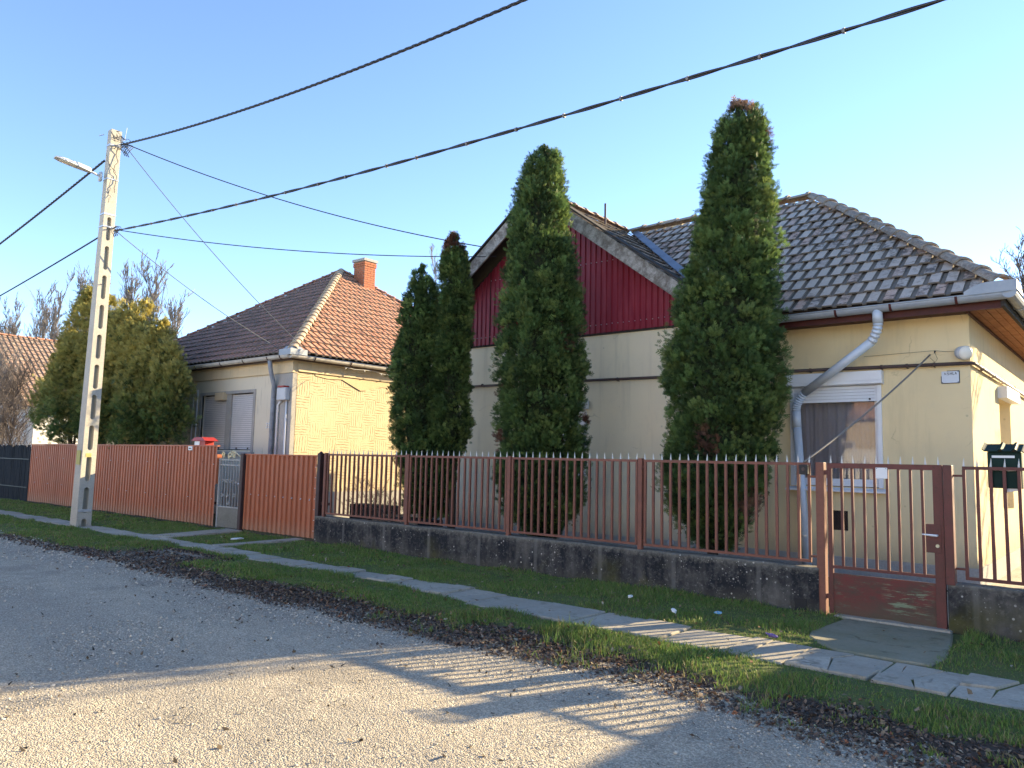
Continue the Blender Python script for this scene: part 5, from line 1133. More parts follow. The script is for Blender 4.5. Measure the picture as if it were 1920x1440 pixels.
# ------------------------------------------------------------------ cables
def twisted(name, f, x0, x1, strands, r, R, pitch, label, mat='blackcable', step=.07):
    m = MB(); n = int(abs(x1 - x0) / step)
    for s_ in range(strands):
        pts = []
        for i in range(n + 1):
            X = x0 + (x1 - x0) * i / n; a = X / pitch * 6.283 + s_ * 6.283 / strands; Y, Z = f(X); pts.append((X, Y + R * math.cos(a), Z + R * math.sin(a)))
        m.tube(pts, r, 5, False)
    return tag(m.build(name, M[mat], None, True), label, 'cable', 'overhead street cables')
cy = PY + .12
twisted('twisted_cable', lambda X: (cy, 7.28 + .0053 * (X + 3) ** 2), PX + .3, 13, 3, .012, .013, .45, 'twisted black power cable from the pole top to the upper edge above the thujas')
twisted('bundled_cable', lambda X: (cy, 5.54 + .0026 * (X - 1) ** 2), PX + .3, 13, 2, .013, .010, 1.3, 'thick black bundled cable from halfway down the pole across the tall thujas')
for i in range(36): m = MB(); X = PX + 1.2 + i * .8 + random.uniform(-.1, .1); z = 5.54 + .0026 * (X - 1) ** 2; m.tube([(X - .012, cy, z), (X + .012, cy, z)], .027, 8); m.build('cable_tie', M['tie'], bpy.data.objects['bundled_cable'])
twisted('twisted_cable', lambda X: (PY - .02, 8.08 - .135 * (PX - X) + .0018 * (PX - X) ** 2), PX - .16, -60, 3, .014, .015, .45, 'twisted black power cable running left from behind the street lamp')
twisted('bundled_cable', lambda X: (PY - .02, 6.32 - .10 * (PX - X) + .0014 * (PX - X) ** 2), PX - .15, -60, 1, .018, 0, 1, 'lower black cable running left from the middle of the pole', step=.5)
def drop(name, p, q, sag, r, label, mat='blackcable', n=24):
    p = Vector(p); q = Vector(q); m = MB(); pts = []
    for i in range(n + 1): t = i / n; c = p.lerp(q, t); c.z -= sag * 4 * t * (1 - t); pts.append(c)
    m.tube(pts, r, 5); return tag(m.build(name, M[mat], None, True), label, 'cable', 'service wires to the houses')
drop('service_wire', (PX + .36, PY + .12, 8.40), (-10.35, EY + .1, 5.93), .25, .011, 'upper thin black wire from the pole top to the red gable')
drop('service_wire', (PX + .34, PY + .12, 6.43), (-10.0, EY + .1, 5.68), .18, .010, 'lower thin black wire from the pole middle to the red gable')
drop('service_wire', (PX + .40, PY + .14, 8.36), (-15.4, 10.6, 4.22), .16, .009, 'grey wire from the pole top down past the tile hip', 'greycable')
drop('service_wire', (PX + .34, PY + .14, 6.40), (-16.6, QY + .06, 4.24), .12, .009, 'grey wire from the pole middle to the front gutter', 'greycable')
drop('service_wire', (PX - .1, PY + .1, 7.2), (-26.0, 10.4, 3.2), .5, .008, 'thin wire from the pole down to the yellow green conifers', 'greycable')
drop('bell_wire', (-2.33, HY - .05, 3.18), (-3.06, WALL_Y + .03, 1.66), .05, .012, 'pale taut cord from the house wall down to the fence doorbell', 'cord')

# ------------------------------------------------------------------ foliage
def spray_template():
    V = []; Fc = []
    def kite(p, d, l, w):
        p = np.array(p, float); d = np.array(d, float); d /= np.linalg.norm(d); s_ = np.array([-d[1], d[0], 0]); i = len(V)
        V.extend([p, p + d * l * .55 + s_ * w, p + d * l, p + d * l * .55 - s_ * w]); Fc.append((i, i + 1, i + 2, i + 3))
    kite((0, 0, 0), (0, 1, 0), 1.0, .055)
    for k in range(3):
        y = .14 + .25 * k; l = .55 - .10 * k
        for sg_ in (1, -1): kite((0, y + .05 * (sg_ > 0), .0), (sg_ * .72, .70, 0), l, .062)
    V = np.array(V); V[:, 2] += .18 * (V[:, 1] ** 2) - .25 * np.abs(V[:, 0]) ** 1.3
    return V, np.array(Fc)
SPV, SPF = spray_template()
def sprays(pos, dirs, size, cols, rg):
    n = len(pos); d = dirs / np.linalg.norm(dirs, axis=1, keepdims=True); r = rg.normal(size=(n, 3)); s_ = np.cross(d, r); s_ /= np.linalg.norm(s_, axis=1, keepdims=True); w = np.cross(s_, d)
    V = pos[:, None, :] + size[:, None, None] * (SPV[None, :, 0:1] * s_[:, None, :] + SPV[None, :, 1:2] * d[:, None, :] + SPV[None, :, 2:3] * w[:, None, :])
    k = len(SPV); Fc = SPF[None] + (np.arange(n) * k)[:, None, None]; C = np.repeat(cols, k, axis=0)
    tipf = np.tile(.85 + .3 * SPV[:, 1], n)[:, None]
    return V.reshape(-1, 3), Fc.reshape(-1, 4), C * tipf
GREENS = np.array([[.058, .100, .036], [.080, .135, .042], [.105, .165, .050], [.14, .190, .056]])
def thuja(name, label, cat, base, prof, n_clump, per, seed, dead=(), group=None, size=.12, trunk_h=None, yellow=0.0, lobes=None):  # yellow: share of gold painted in as sunlight towards the top
    rg = np.random.default_rng(seed); t = thing(name, label, cat, (base[0], base[1], 0), group)
    phi = math.atan2(base[0], base[1]); perp = np.array([math.cos(phi), -math.sin(phi)])
    zs = np.array([p[0] for p in prof])[::-1]; cs = np.array([p[1] for p in prof])[::-1]; rs = np.maximum(.015, np.array([p[2] for p in prof])[::-1] - .022)
    # inner dark mass
    m = MB(); nz2, na = 40, 16; zl_ = np.linspace(zs[0], zs[-1], nz2); rings = []
    for z in zl_:
        c = np.interp(z, zs, cs); r0 = max(.02, np.interp(z, zs, rs) * .55 - .04); rings.append([(base[0] + perp[0] * c + math.cos(a) * r0 * (1 + .25 * mnoise.noise(Vector((math.cos(a) * 2, math.sin(a) * 2, z * 2 + seed)))), base[1] + perp[1] * c + math.sin(a) * r0 * (1 + .25 * mnoise.noise(Vector((math.cos(a) * 2 + 5, math.sin(a) * 2, z * 2 + seed)))), z) for a in [2 * math.pi * i / na for i in range(na)]])
    for r_ in rings: m.v += r_
    for k in range(nz2 - 1):
        for i in range(na): m.f.append((k * na + i, k * na + (i + 1) % na, (k + 1) * na + (i + 1) % na, (k + 1) * na + i)); m.m.append(0)
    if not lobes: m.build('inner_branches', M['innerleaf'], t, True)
    # clumps on the surface, weighted by area
    zz = np.linspace(zs[0], zs[-1], 400); wgt = np.interp(zz, zs, rs) + .08; wgt /= wgt.sum()
    cz = rg.choice(zz, n_clump, p=wgt); ca = rg.uniform(0, 2 * np.pi, n_clump); cr = np.interp(cz, zs, rs); cc = np.interp(cz, zs, cs)
    bulge = rg.uniform(.76, 1.05, n_clump); crad = np.minimum(rg.uniform(.10, .26, n_clump), .38 * cr + .03)
    out2 = np.stack([np.cos(ca), np.sin(ca)], 1); rad_c = np.maximum(0, cr * bulge - crad * .75)
    C0 = np.stack([base[0] + perp[0] * cc + out2[:, 0] * rad_c, base[1] + perp[1] * cc + out2[:, 1] * rad_c, cz], 1)
    if lobes:
        LB = np.array(lobes); vol = LB[:, 3] * LB[:, 4]; li = rg.choice(len(LB), n_clump, p=vol / vol.sum()); q = LB[li]; tt = rg.random(n_clump) ** .8; ca = rg.uniform(0, 2 * np.pi, n_clump)
        out2 = np.stack([np.cos(ca), np.sin(ca)], 1); prof_r = np.sin(np.pi * np.clip(tt * .93 + .07, 0, 1)) ** .62 * (1 - .35 * tt); lr = q[:, 4] * prof_r * rg.uniform(.55, 1.12, n_clump)
        cz = q[:, 2] + q[:, 3] * tt; C0 = np.stack([base[0] + q[:, 0] + out2[:, 0] * lr + q[:, 5] * tt, base[1] + q[:, 1] + out2[:, 1] * lr * .8, cz], 1); crad = rg.uniform(.10, .34, n_clump) * (.6 + .5 * prof_r)
    cl_col = GREENS[rg.integers(0, 4, n_clump)] * rg.uniform(.6, 1.35, (n_clump, 1)) 
    isdead = np.zeros(n_clump)
    for (dz, du, rr, kind) in dead:   # height, offset across the view, radius
        pc = np.array([base[0] + perp[0] * du, base[1] + perp[1] * du]); front = np.array([-math.sin(phi), -math.cos(phi)])
        across = (C0[:, :2] - np.array(base[:2])) @ perp; toward = (C0[:, :2] - np.array(base[:2])) @ front
        sel = (np.hypot(across - du, C0[:, 2] - dz) < rr) & (toward > -.25); isdead[sel] = kind
    N = n_clump * per; ci = np.repeat(np.arange(n_clump), per)
    dv_ = rg.normal(size=(N, 3)); dv_ /= np.linalg.norm(dv_, axis=1, keepdims=True)
    o3 = np.concatenate([out2, np.full((n_clump, 1), .35)], 1)[ci]
    dv_ = dv_ * .8 + o3 * .75; dv_ /= np.linalg.norm(dv_, axis=1, keepdims=True)
    pos = C0[ci] + dv_ * (crad[ci] * rg.uniform(.15, 1.0, N))[:, None] * np.array([1, 1, 1.25])
    dirs = dv_ * .75 + o3 * .35 + np.array([0, 0, .55]) + rg.normal(size=(N, 3)) * .28
    col = cl_col[ci] * rg.uniform(.75, 1.3, (N, 1))
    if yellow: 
        sun_gold = np.clip((pos[:, 2] - 2.5 + .5 * rg.normal(size=N) * .5) / 1.7, 0, 1)[:, None] * yellow; col = col * (1 - sun_gold) + np.array([.42, .355, .10]) * sun_gold * rg.uniform(.7, 1.25, (N, 1))  # leaf yellow plus painted sunlight, stronger with height
    dk = isdead[ci]; br = np.array([.125, .060, .040]); tan = np.array([.24, .15, .10])
    col = np.where((dk == 1)[:, None], br * rg.uniform(.6, 1.4, (N, 1)), col); col = np.where((dk == 2)[:, None], tan * rg.uniform(.6, 1.3, (N, 1)), col)
    # even under-layer so that the inside stays closed
    N2 = int(N * .32); uz = rg.choice(zz, N2, p=wgt); ua = rg.uniform(0, 2 * np.pi, N2); ur = np.maximum(.02, np.interp(uz, zs, rs) * rg.uniform(.60, .86, N2) - .03); uc = np.interp(uz, zs, cs); uo = np.stack([np.cos(ua), np.sin(ua)], 1)
    p2 = np.stack([base[0] + perp[0] * uc + uo[:, 0] * ur, base[1] + perp[1] * uc + uo[:, 1] * ur, uz], 1); d2 = np.concatenate([uo, np.full((N2, 1), .5)], 1) + rg.normal(size=(N2, 3)) * .45
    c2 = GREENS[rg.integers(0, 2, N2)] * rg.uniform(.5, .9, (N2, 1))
    if yellow: y2 = np.clip((p2[:, 2] - 2.7) / 1.9, 0, 1)[:, None] * yellow; c2 = c2 * (1 - y2) + np.array([.34, .29, .08]) * y2  # under-layer takes the same painted sunlight gold
    if lobes: k2 = rg.integers(0, n_clump, N2); p2 = C0[k2] * 1.0; p2[:, :2] = (p2[:, :2] - (np.array(base[:2]) + LB[li[k2], :2])) * .6 + np.array(base[:2]) + LB[li[k2], :2]; p2 += rg.normal(size=(N2, 3)) * .15
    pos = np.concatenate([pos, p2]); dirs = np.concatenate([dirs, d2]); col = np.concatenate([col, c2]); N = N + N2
    V, Fc, C = sprays(pos, dirs, size * rg.uniform(.65, 1.25, N) * np.where(rg.random(N) < .07, 1.5, 1.0), col, rg)
    link(bpy.data.objects.new('foliage', np_mesh('foliage', V, Fc, M['leaf'], C)), t)['kind'] = 'stuff'
    m = MB(); zt = trunk_h or zs[-1] * .8; m.tube([(base[0], base[1], -.05), (base[0] + .01, base[1], .3), (base[0] + perp[0] * .05, base[1] + perp[1] * .05, zt)], [.10, .08, .02], 10); m.build('trunk', M['bark'], t, True)
    return t
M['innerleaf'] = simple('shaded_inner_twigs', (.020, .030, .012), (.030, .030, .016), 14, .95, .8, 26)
PR = [(6.91, .4, .02), (6.76, .42, .24), (6.55, .44, .38), (6.07, .41, .47), (5.66, .4, .51), (5.26, .4, .57), (4.87, .37, .63), (4.47, .29, .7), (4.08, .25, .74), (3.69, .21, .79), (3.3, .15, .86), (2.92, .16, .87), (2.53, .18, .83), (2.3, .18, .8), (2.0, .15, .76), (1.7, .11, .79), (1.39, 0, .78), (1.02, .01, .67), (.65, .05, .42), (.40, .04, .18)]
PM = [(7.03, -.04, .03), (6.88, -.05, .28), (6.55, -.07, .39), (6.07, -.1, .49), (5.4, -.11, .6), (4.93, -.08, .66), (4.38, -.06, .71), (4.01, -.05, .75), (3.54, -.06, .74), (3.09, -.02, .8), (2.63, -.04, .78), (2.18, -.04, .77), (1.74, 0, .76), (1.29, -.03, .79), (.85, .03, .68), (.54, .04, .5), (.33, .03, .25)]
PA = [(5.31, -.17, .02), (5.13, -.16, .19), (4.71, -.14, .35), (4.29, -.15, .43), (3.76, -.15, .5), (3.24, -.16, .56), (2.73, -.14, .56), (2.21, -.12, .54), (1.7, -.07, .51), (1.2, -.01, .47), (.8, 0, .39), (.45, .02, .23)]
PB = [(5.94, -.08, .02), (5.73, -.1, .16), (5.41, -.09, .28), (4.78, -.05, .33), (4.26, -.03, .35), (3.75, -.02, .38), (3.23, -.06, .35), (2.72, -.06, .36), (2.22, -.05, .41), (1.81, -.08, .37), (1.41, -.17, .26), (.92, -.19, .17), (.52, -.18, .07)]
TG = 'columnar thujas in the front yard'
thuja('thuja_tree', 'tallest dark green columnar thuja with rust brown tips next to the grey downpipe', 'tree', (-4.87, 10.3), PR, 900, 48, 1, [(6.66, .20, .12, 1), (6.85, .45, .13, 2), (6.4, .78, .12, 1), (2.85, .10, .07, 2), (2.0, .0, .08, 2), (1.8, -.02, .10, 1), (1.05, .42, .13, 2)], TG, .080)
thuja('thuja_tree', 'broad dark green columnar thuja standing in front of the red gable', 'tree', (-7.93, 10.3), PM, 860, 48, 2, [(2.75, -.62, .10, 1), (1.85, -.72, .18, 1), (2.35, .66, .13, 1), (3.5, .25, .07, 1), (5.6, -.1, .06, 1)], TG, .080)
thuja('thuja_tree', 'short dark green thuja with a bare twig behind its top left of its twin', 'tree', (-10.77, 10.3), PA, 460, 46, 3, [(4.6, .05, .08, 1)], TG, .080)
thuja('thuja_tree', 'slim dark green thuja with a rust red tip joined to its shorter twin', 'tree', (-10.19, 10.5), PB, 400, 46, 4, [(5.78, -.10, .24, 1), (3.1, .25, .07, 2)], TG, .080)
# yellow-green conifers by the red fence, sunlight painted as gold into their tops
YG = 'yellow green conifers behind the red fence'
Y1 = [(6.4, .1, .03), (6.2, .1, .4), (5.9, .05, .75), (5.4, .0, 1.1), (4.7, -.1, 1.4), (4.0, -.1, 1.6), (3.3, -.1, 1.6), (2.7, 0, 1.4), (2.2, .1, 1.0), (1.9, .1, .6)]
Y2 = [(5.85, 0, .03), (5.7, 0, .45), (5.3, 0, .95), (4.7, 0, 1.3), (4.0, .05, 1.5), (3.2, .05, 1.5), (2.5, .05, 1.3), (2.0, 0, .9), (1.75, 0, .5)]
Y3 = [(5.1, 0, .03), (4.95, 0, .4), (4.5, 0, .8), (4.0, 0, 1.0), (3.3, 0, 1.1), (2.6, 0, 1.0), (2.0, 0, .75), (1.7, 0, .4)]
# lobes: dx, dy, foot height, height, radius, lean
LB1 = [(-.3, 0, 2.0, 4.6, 1.0, .3), (.5, .1, 2.2, 4.1, .95, .3), (-1.2, 0, 1.9, 3.5, .95, -.3), (1.3, 0, 2.0, 3.5, .9, .2), (-1.9, .1, 1.8, 2.5, .8, -.5), (-2.6, 0, 2.2, 1.7, .6, -.6), (0, -.4, 1.7, 3.3, .8, 0), (.9, .4, 1.8, 2.9, .8, .2), (-.7, .3, 2.4, 3.9, .6, .1)]
LB2 = [(-.9, 0, 1.9, 3.6, .85, -.1), (-.1, .1, 2.0, 3.85, .8, .1), (.7, 0, 1.9, 3.5, .85, .1), (1.4, .1, 1.9, 2.9, .75, .1), (-1.5, 0, 1.9, 3.0, .75, 0), (.2, -.4, 1.6, 2.8, .8, 0), (.4, .3, 2.4, 3.5, .5, .2)]
LB3 = [(-.6, 0, 1.8, 3.2, .7, -.1), (.1, .05, 1.8, 3.3, .7, .1), (.8, 0, 1.8, 2.6, .62, .15), (1.25, 0, 1.9, 1.9, .48, .2), (0, -.35, 1.6, 2.4, .6, 0)]
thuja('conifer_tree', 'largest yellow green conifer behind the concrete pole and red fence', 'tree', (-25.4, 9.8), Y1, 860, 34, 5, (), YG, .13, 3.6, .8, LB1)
thuja('conifer_tree', 'conifer with painted sunlit gold top between the pole and the grey shuttered window', 'tree', (-23.0, 9.8), Y2, 640, 34, 6, (), YG, .13, 3.6, 1.0, LB2)
thuja('conifer_tree', 'smallest conifer with painted sunlit gold touching the grey front wall beside the shutters', 'tree', (-21.0, 9.75), Y3, 460, 34, 8, (), YG, .12, 3.2, .95, LB3)
for i, (X, Y, lean) in enumerate(((-26.2, 9.9, -.5), (-24.8, 10.0, .35), (-23.9, 9.9, -.3), (-22.3, 9.95, .3), (-21.2, 9.9, -.2))):
    par = [o for o in bpy.data.objects if o.name.startswith('conifer_tree') and o.type == 'EMPTY'][(0, 0, 1, 1, 2)[i]]
    m = MB(); m.tube([(X, Y, 0), (X + lean * .3, Y, 1.2), (X + lean, Y, 2.6), (X + lean * 1.2, Y, 3.6)], [.09, .075, .06, .03], 7); m.tube([(X + lean * .3, Y, 1.2), (X - lean * .7, Y - .1, 2.4)], [.06, .03], 6); m.build('limb', M['bark'], par, True)

# bare trees
def bare_tree(name, label, cat, base, h, spread, nb_, mat, seed, upright=.85, r0=.09, sub=7, group=None, twist=0.0, lo_=.12, tr=.006):
    rr = random.Random(seed); t = thing(name, label, cat, (base[0], base[1], 0), group); b = Vector((base[0], base[1], 0)); m = MB()
    n = 8; trunk = [b + Vector((rr.uniform(-.05, .05) * i, rr.uniform(-.05, .05) * i, h * .92 * i / n)) for i in range(n + 1)]; m.tube(trunk, [r0 * (1 - .88 * i / n) for i in range(n + 1)], 6); m.build('trunk', mat, t, True)
    m = MB()
    def twig(p, d, l, r, depth):
        pts = [p]; k = 5
        for i in range(k):
            d = (d + Vector((rr.uniform(-1, 1), rr.uniform(-1, 1), rr.uniform(-.3, .6) + upright * .2)) * (.16 + twist)).normalized(); pts.append(pts[-1] + d * (l / k))
        m.tube(pts, [max(tr * .6, r * (1 - .8 * i / k)) for i in range(k + 1)], 3, False)
        if depth > 0:
            for j in range(sub):
                q = pts[rr.randint(1, k)]; a = rr.uniform(0, 6.283); d2 = (d * upright + Vector((math.cos(a), math.sin(a), .25)) * (1 - upright * .6)).normalized(); twig(q, d2, l * rr.uniform(.3, .55), r * .5, depth - 1)
    for i in range(nb_):
        f = lo_ + (1 - lo_) * rr.random(); z = f * n * .98; k = int(z); p = trunk[k].lerp(trunk[min(n, k + 1)], z - k); a = rr.uniform(0, 6.283); u = Vector((math.cos(a), math.sin(a), 0)); d = (u * (1 - upright) * 1.4 + Vector((0, 0, upright))).normalized()
        twig(p, d, spread * rr.uniform(.5, 1.1) * (1.15 - .7 * f), max(tr, r0 * .25), 2)
    o = m.build('twigs', mat, t); o['kind'] = 'stuff'; return t
PG = 'bare poplars far behind the conifers'
POP = ('furthest from the tile roof at the picture edge', 'over the orange roof beside the shrub tops', 'next in from the orange roof', 'on the left of the street lamp pole', 'close behind the street lamp pole', 'between the pole and the sun tinted conifer', 'over the sun tinted conifer', 'second from the dark tile roof', 'closest to the dark tile roof')
for i, lab in enumerate(POP):
    X = -69.5 + i * 2.9 + (.5, -.4, .3, 0, .6, -.5, .2, .4, 0)[i]; h = (10.5, 11.6, 12.6, 13.6, 14.2, 13.2, 13.6, 12.8, 11.2)[i]
    bare_tree('poplar_tree', 'bare upright poplar ' + lab, 'tree', (X, 20.3 + .3 * i), h, 4.4, 38, M['twig'], 20 + i, .93, .13, 6, PG, .0, .15, .024)
SG = 'bare shrubs by the far white house'
for i, (X, Y, h, mt, lab, up) in enumerate(((-36.5, 9.9, 4.9, 'twig', 'tangled bare grey shrub at the picture edge before the white house', .6), (-33.2, 9.9, 5.4, 'twig', 'tall bare grey shrub in front of the orange roof', .75), (-31.2, 9.8, 4.6, 'twigdark', 'dark bare shrub beside the large yellow green conifer', .7), (-34.5, 9.5, 2.9, 'straw', 'low straw coloured shrub above the dark reed fence', .85))):
    bare_tree('bare_shrub', lab, 'shrub', (X, Y), h, 2.1 if i < 3 else 1.3, 60 if i < 3 else 50, M[mt], 40 + i, up, .05, 6, SG, .08, .1, .008)
bare_tree('willow_tree', 'bare twisted corkscrew willow rising behind the gutter corner at the picture edge', 'tree', (-3.1, 29), 9.2, 2.6, 44, M['twigdark'], 61, .78, .10, 6, None, .22, .3, .013)
bare_tree('bare_tree', 'thin bare sapling top showing behind the twin thujas', 'tree', (-14.6, 14), 7.9, .9, 26, M['twig'], 62, .88, .05, 5, None, .03, .5, .006)
bare_tree('bare_tree', 'bare garden tree outside the picture shading the sunny yellow wall', 'tree', (1.0, 17.5), 6.2, 2.0, 26, M['twigdark'], 64, .7, .09, 5, None, .05, .25, .01)
# leggy plants behind the bars
for i, (X, Y, lab) in enumerate(((-11.4, 9.35, 'leggy dark rose bush at the start of the bar fence'), (-10.9, 9.5, 'low rose bush behind the bars next to the drive gate'), (-10.55, 9.3, 'small dark bush by the planks behind the bars'))):
    bare_tree('rose_bush', lab, 'bush', (X, Y), 1.15 - .12 * i, .55, 14, M['twigdark'], 80 + i, .6, .02, 4, 'rose bushes behind the bar fence', .06, .05, .005)

# ------------------------------------------------------------------ grass, litter, stones
def gz_at(X, Y): return verge_z(X, Y)
def scatter(n, xr, yr, fn):
    X = rng.uniform(*xr, n); Y = rng.uniform(*yr, n); k = rng.random(n) < fn(X, Y); return X[k], Y[k]
def blades(X, Y, Z, hmin, hmax, w, yellow=.2):
    n = len(X); h = (1 + 1.5 * np.clip(vnoise(X, Y, 1.9, 2.5), -.35, .9)) * rng.uniform(hmin, hmax, n) * (.7 + .6 * rng.random(n)); a = rng.uniform(0, 2 * np.pi, n); lean = rng.uniform(.1, .9, n) * h; la = rng.uniform(0, 2 * np.pi, n)
    wx, wy = np.cos(a) * w, np.sin(a) * w; P = np.stack([X, Y, Z], 1); wv = np.stack([wx, wy, np.zeros(n)], 1); mid = P + np.stack([np.cos(la) * lean * .35, np.sin(la) * lean * .35, h * .6], 1); tip = P + np.stack([np.cos(la) * lean, np.sin(la) * lean, h], 1)
    V = np.stack([P - wv, P + wv, mid + wv * .7, mid - wv * .7, tip], 1).reshape(-1, 3); i = np.arange(n)[:, None] * 5
    Fc = np.concatenate([i + np.array([[0, 1, 2]]), i + np.array([[0, 2, 3]]), i + np.array([[3, 2, 4]])], 1).reshape(-1, 3)
    base = np.array([[.12, .205, .045], [.155, .245, .055], [.20, .26, .07], [.29, .27, .12]])[rng.choice(4, n, p=[.33, .35, .22, .10])]
    col = base * rng.uniform(.7, 1.25, (n, 1)); dry = rng.random(n) < yellow * (.30 + 1.3 * np.clip(vnoise(X, Y, 1.1, 4.5), 0, 1)); col[dry] = np.array([.25, .20, .10]) * rng.uniform(.6, 1.1, (dry.sum(), 1))
    return V, Fc, np.repeat(col, 5, 0)
parts = []
for xr, n, w in (((-3.8, 2.5), 120000, .0032), ((-9, -3.8), 150000, .0040), ((-17, -9), 110000, .0065), ((-36, -17), 90000, .011)):
    dens = lambda X, Y: np.where(on_hard(X, Y, .0), 0, np.clip((grassness(X, Y) - .18) * 1.7, 0, 1) * np.where(Y > 8.5, .9, np.where(Y > 7.08, .62 + .38 * sstep(7.3, 8.1, Y), 1)) * np.where(edge_y(X) > Y + .1, .02, 1) * (.45 + .55 * sstep(-.30, .15, vnoise(X, Y, 3.1, 7.7))))
    X, Y = scatter(n, xr, (5.0, 8.80), dens)
    hs = 1.0
    tall = (Y > 8.62); 
    for sel, h0, h1 in ((~tall, .014, .042), (tall, .016, .05)):
        if sel.any(): parts.append(blades(X[sel], Y[sel], gz_at(X[sel], Y[sel]) - .005, h0, h1, w))
# tufts in the litter and at the slab edges
tx, ty = scatter(420, (-6.5, 1.5), (4.75, 6.0), lambda X, Y: np.where(Y > edge_y(X) - .05, .55, .0)); 
for cx_, cy_ in zip(tx, ty):
    k = rng.integers(10, 34); X = cx_ + rng.normal(0, .05, k); Y = cy_ + rng.normal(0, .04, k); parts.append(blades(X, Y, gz_at(X, Y) - .005, .03, .075, .0036, .3))
off = 0; VV = []; FF = []; CC = []
for v, f, c in parts: VV.append(v); FF.append(f + off); CC.append(c); off += len(v)
o = link(bpy.data.objects.new('grass', np_mesh('grass', np.concatenate(VV), np.concatenate(FF), M['grassmat'], np.concatenate(CC)))); tag(o, 'short green grass on the verge between road and fences', 'grass', None, 'stuff')
# fallen leaves
def leaf_quads(X, Y, Z, s0, s1, pal, probs):
    n = len(X); s_ = rng.uniform(s0, s1, n); a = rng.uniform(0, 6.283, n); t1 = rng.normal(0, .45, n); t2 = rng.normal(0, .45, n)
    u = np.stack([np.cos(a), np.sin(a), t1], 1) * s_[:, None]; v = np.stack([-np.sin(a), np.cos(a), t2], 1) * (s_ * rng.uniform(.35, .65, n))[:, None]; P = np.stack([X, Y, Z + .004 + s_ * .2], 1); up = np.zeros((n, 3)); up[:, 2] = s_ * rng.uniform(-.3, .35, n)
    V = np.stack([P - u, P - v * 1.0 + up, P + u, P + v + up], 1).reshape(-1, 3); i = np.arange(n)[:, None] * 4
    Fc = np.concatenate([i + np.array([[0, 1, 2]]), i + np.array([[0, 2, 3]])], 1).reshape(-1, 3)
    col = np.array(pal)[rng.choice(len(pal), n, p=probs)] * rng.uniform(.65, 1.3, (n, 1)); return V, Fc, np.repeat(col, 4, 0)
def litdens(X, Y):
    e = edge_y(X); return np.clip(sstep(-.25, .1, Y - e) * (1 - 1.25 * grassness(X, Y)), 0, 1) * np.where(on_hard(X, Y), .03, 1) + .006
parts = []
for xr, n, s0, s1 in (((-3.5, 2.0), 30000, .008, .024), ((-9, -3.5), 42000, .009, .026), ((-20, -9), 26000, .014, .034)):
    X, Y = scatter(n, xr, (4.2, 6.6), litdens); Z = np.maximum(gz_at(X, Y), road_z(X, Y)); parts.append(leaf_quads(X, Y, Z, s0, s1, [(.11, .080, .062), (.16, .115, .085), (.06, .048, .042), (.22, .15, .095), (.36, .29, .20), (.26, .11, .055)], [.30, .26, .18, .14, .07, .05]))
X, Y = scatter(700, (-14, 1.5), (5.2, 8.75), lambda X, Y: np.where(on_hard(X, Y), .25, 1.0)); parts.append(leaf_quads(X, Y, gz_at(X, Y) + np.where(on_hard(X, Y), .03, .035), .012, .030, [(.24, .18, .11), (.18, .10, .05), (.33, .28, .20), (.11, .07, .045)], [.4, .25, .15, .2]))
X, Y = scatter(420, (-9, .5), (1.2, 5.2), lambda X, Y: np.full(X.shape, 1.0)); parts.append(leaf_quads(X, Y, road_z(X, Y), .008, .026, [(.10, .075, .05), (.05, .04, .03), (.22, .16, .10)], [.4, .4, .2]))
off = 0; VV = []; FF = []; CC = []
for v, f, c in parts: VV.append(v); FF.append(f + off); CC.append(c); off += len(v)
o = link(bpy.data.objects.new('fallen_leaves', np_mesh('fallen_leaves', np.concatenate(VV), np.concatenate(FF), M['litter'], np.concatenate(CC)))); tag(o, 'dark decaying leaf litter along the edge of the gravel road', 'leaves', None, 'stuff')
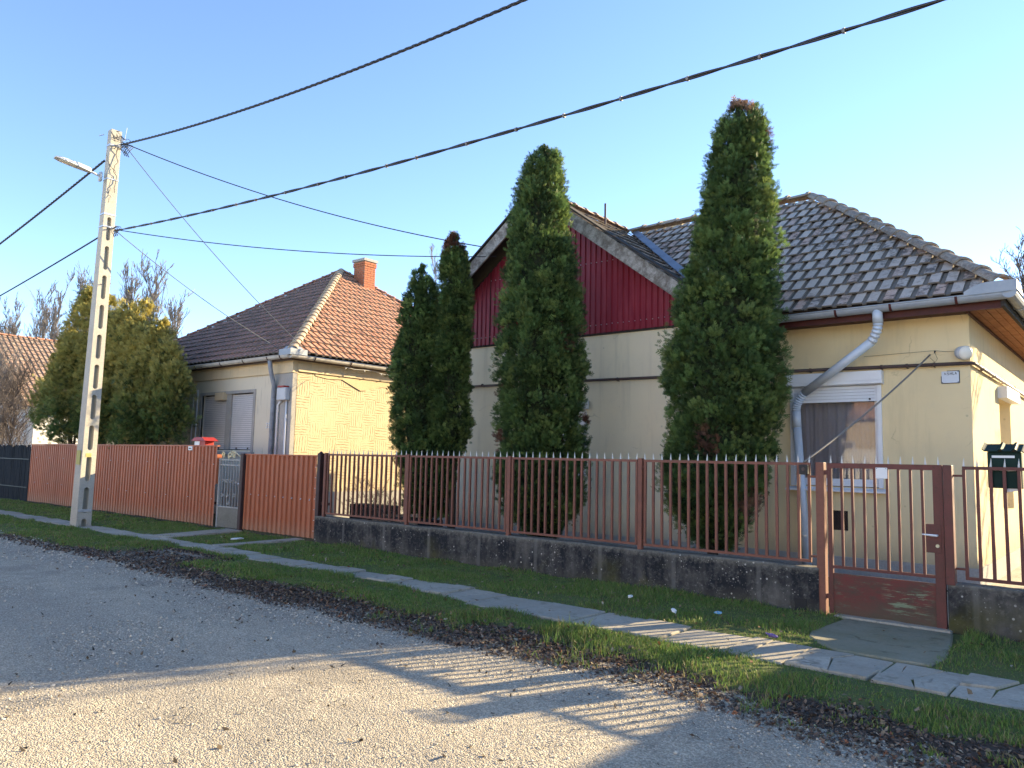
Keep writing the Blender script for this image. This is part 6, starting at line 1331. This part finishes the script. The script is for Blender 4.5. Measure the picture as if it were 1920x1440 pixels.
# loose stones
OV = np.array([[1, 0, 0], [0, 1, 0], [-1, 0, 0], [0, -1, 0], [0, 0, 1], [0, 0, -1.]]); OF = np.array([[0, 1, 4], [1, 2, 4], [2, 3, 4], [3, 0, 4], [1, 0, 5], [2, 1, 5], [3, 2, 5], [0, 3, 5]])
parts = []
for xr, yr, n, s0 in (((-5.5, .6), (1.3, 5.3), 52000, .0042), ((-11, -5.5), (1.6, 5.5), 26000, .0055), ((-22, -11), (2.0, 5.5), 14000, .008)):
    def sd_(X, Y):
        base = .05 + .55 * sstep(.05, .45, vnoise(X, Y, .8, 2.2)) + .7 * sstep(4.1, 5.0, Y) * sstep(5.6, 5.1, Y)
        return np.clip(base, 0, 1)
    X, Y = scatter(n, xr, yr, sd_); k = len(X); s_ = s0 * (1 + rng.pareto(3.2, k)).clip(1, 3.2); sc = rng.uniform(.55, 1.25, (k, 6, 3)) * s_[:, None, None]; a = rng.uniform(0, 6.283, k); ca, sa = np.cos(a), np.sin(a)
    v = OV[None] * sc; vx = v[..., 0] * ca[:, None] - v[..., 1] * sa[:, None]; vy = v[..., 0] * sa[:, None] + v[..., 1] * ca[:, None]; Z = np.maximum(road_z(X, Y), verge_z(X, Y) - .01)
    V = np.stack([vx + X[:, None], vy + Y[:, None], v[..., 2] * .7 + Z[:, None] + s_[:, None] * .25], -1).reshape(-1, 3); Fc = (OF[None] + (np.arange(k) * 6)[:, None, None]).reshape(-1, 3)
    col = np.array([.50, .45, .37]) * rng.uniform(.55, 1.35, (k, 1)) * np.array([1, 1, 1]); parts.append((V, Fc, np.repeat(col, 6, 0)))
off = 0; VV = []; FF = []; CC = []
for v, f, c in parts: VV.append(v); FF.append(f + off); CC.append(c); off += len(v)
o = link(bpy.data.objects.new('gravel_stones', np_mesh('gravel_stones', np.concatenate(VV), np.concatenate(FF), M['stonemat'], np.concatenate(CC)))); tag(o, 'loose pale gravel stones scattered over the road', 'gravel', None, 'stuff')

# ------------------------------------------------------------------ litter in the grass
def crumple(name, c, s_, mat, seed, label):
    bm = bmesh.new(); bmesh.ops.create_icosphere(bm, subdivisions=2, radius=1); r = random.Random(seed)
    for v in bm.verts: v.co = Vector((v.co.x * s_[0], v.co.y * s_[1], v.co.z * s_[2])) * r.uniform(.65, 1.2)
    me = bpy.data.meshes.new(name); bm.to_mesh(me); bm.free(); me.materials.append(mat); o = bpy.data.objects.new(name, me); o.location = c; o.rotation_euler = (r.uniform(-.3, .3), r.uniform(-.3, .3), r.uniform(0, 6)); link(o); return tag(o, label, 'litter')
crumple('wrapper', (-3.58, 7.72, .075), (.055, .022, .018), M['blue'], 1, 'blue and white wrapper lying in the grass below the black stained wall')
crumple('paper_scrap', (-3.98, 7.50, .07), (.04, .03, .02), M['paper'], 2, 'crumpled white paper scrap in the grass beside the blue wrapper')
crumple('wrapper', (-2.80, 7.16, .055), (.06, .025, .02), M['purple'], 3, 'purple wrapper at the pavement edge by the gate slab')
crumple('paper_scrap', (-13.0, 7.8, .07), (.12, .05, .02), M['paper'], 4, 'white paper strip on the grass in front of the drive gate')
crumple('paper_scrap', (-4.75, 7.9, .07), (.03, .025, .02), M['paper'], 5, 'tiny pale paper scrap close to the concrete wall')
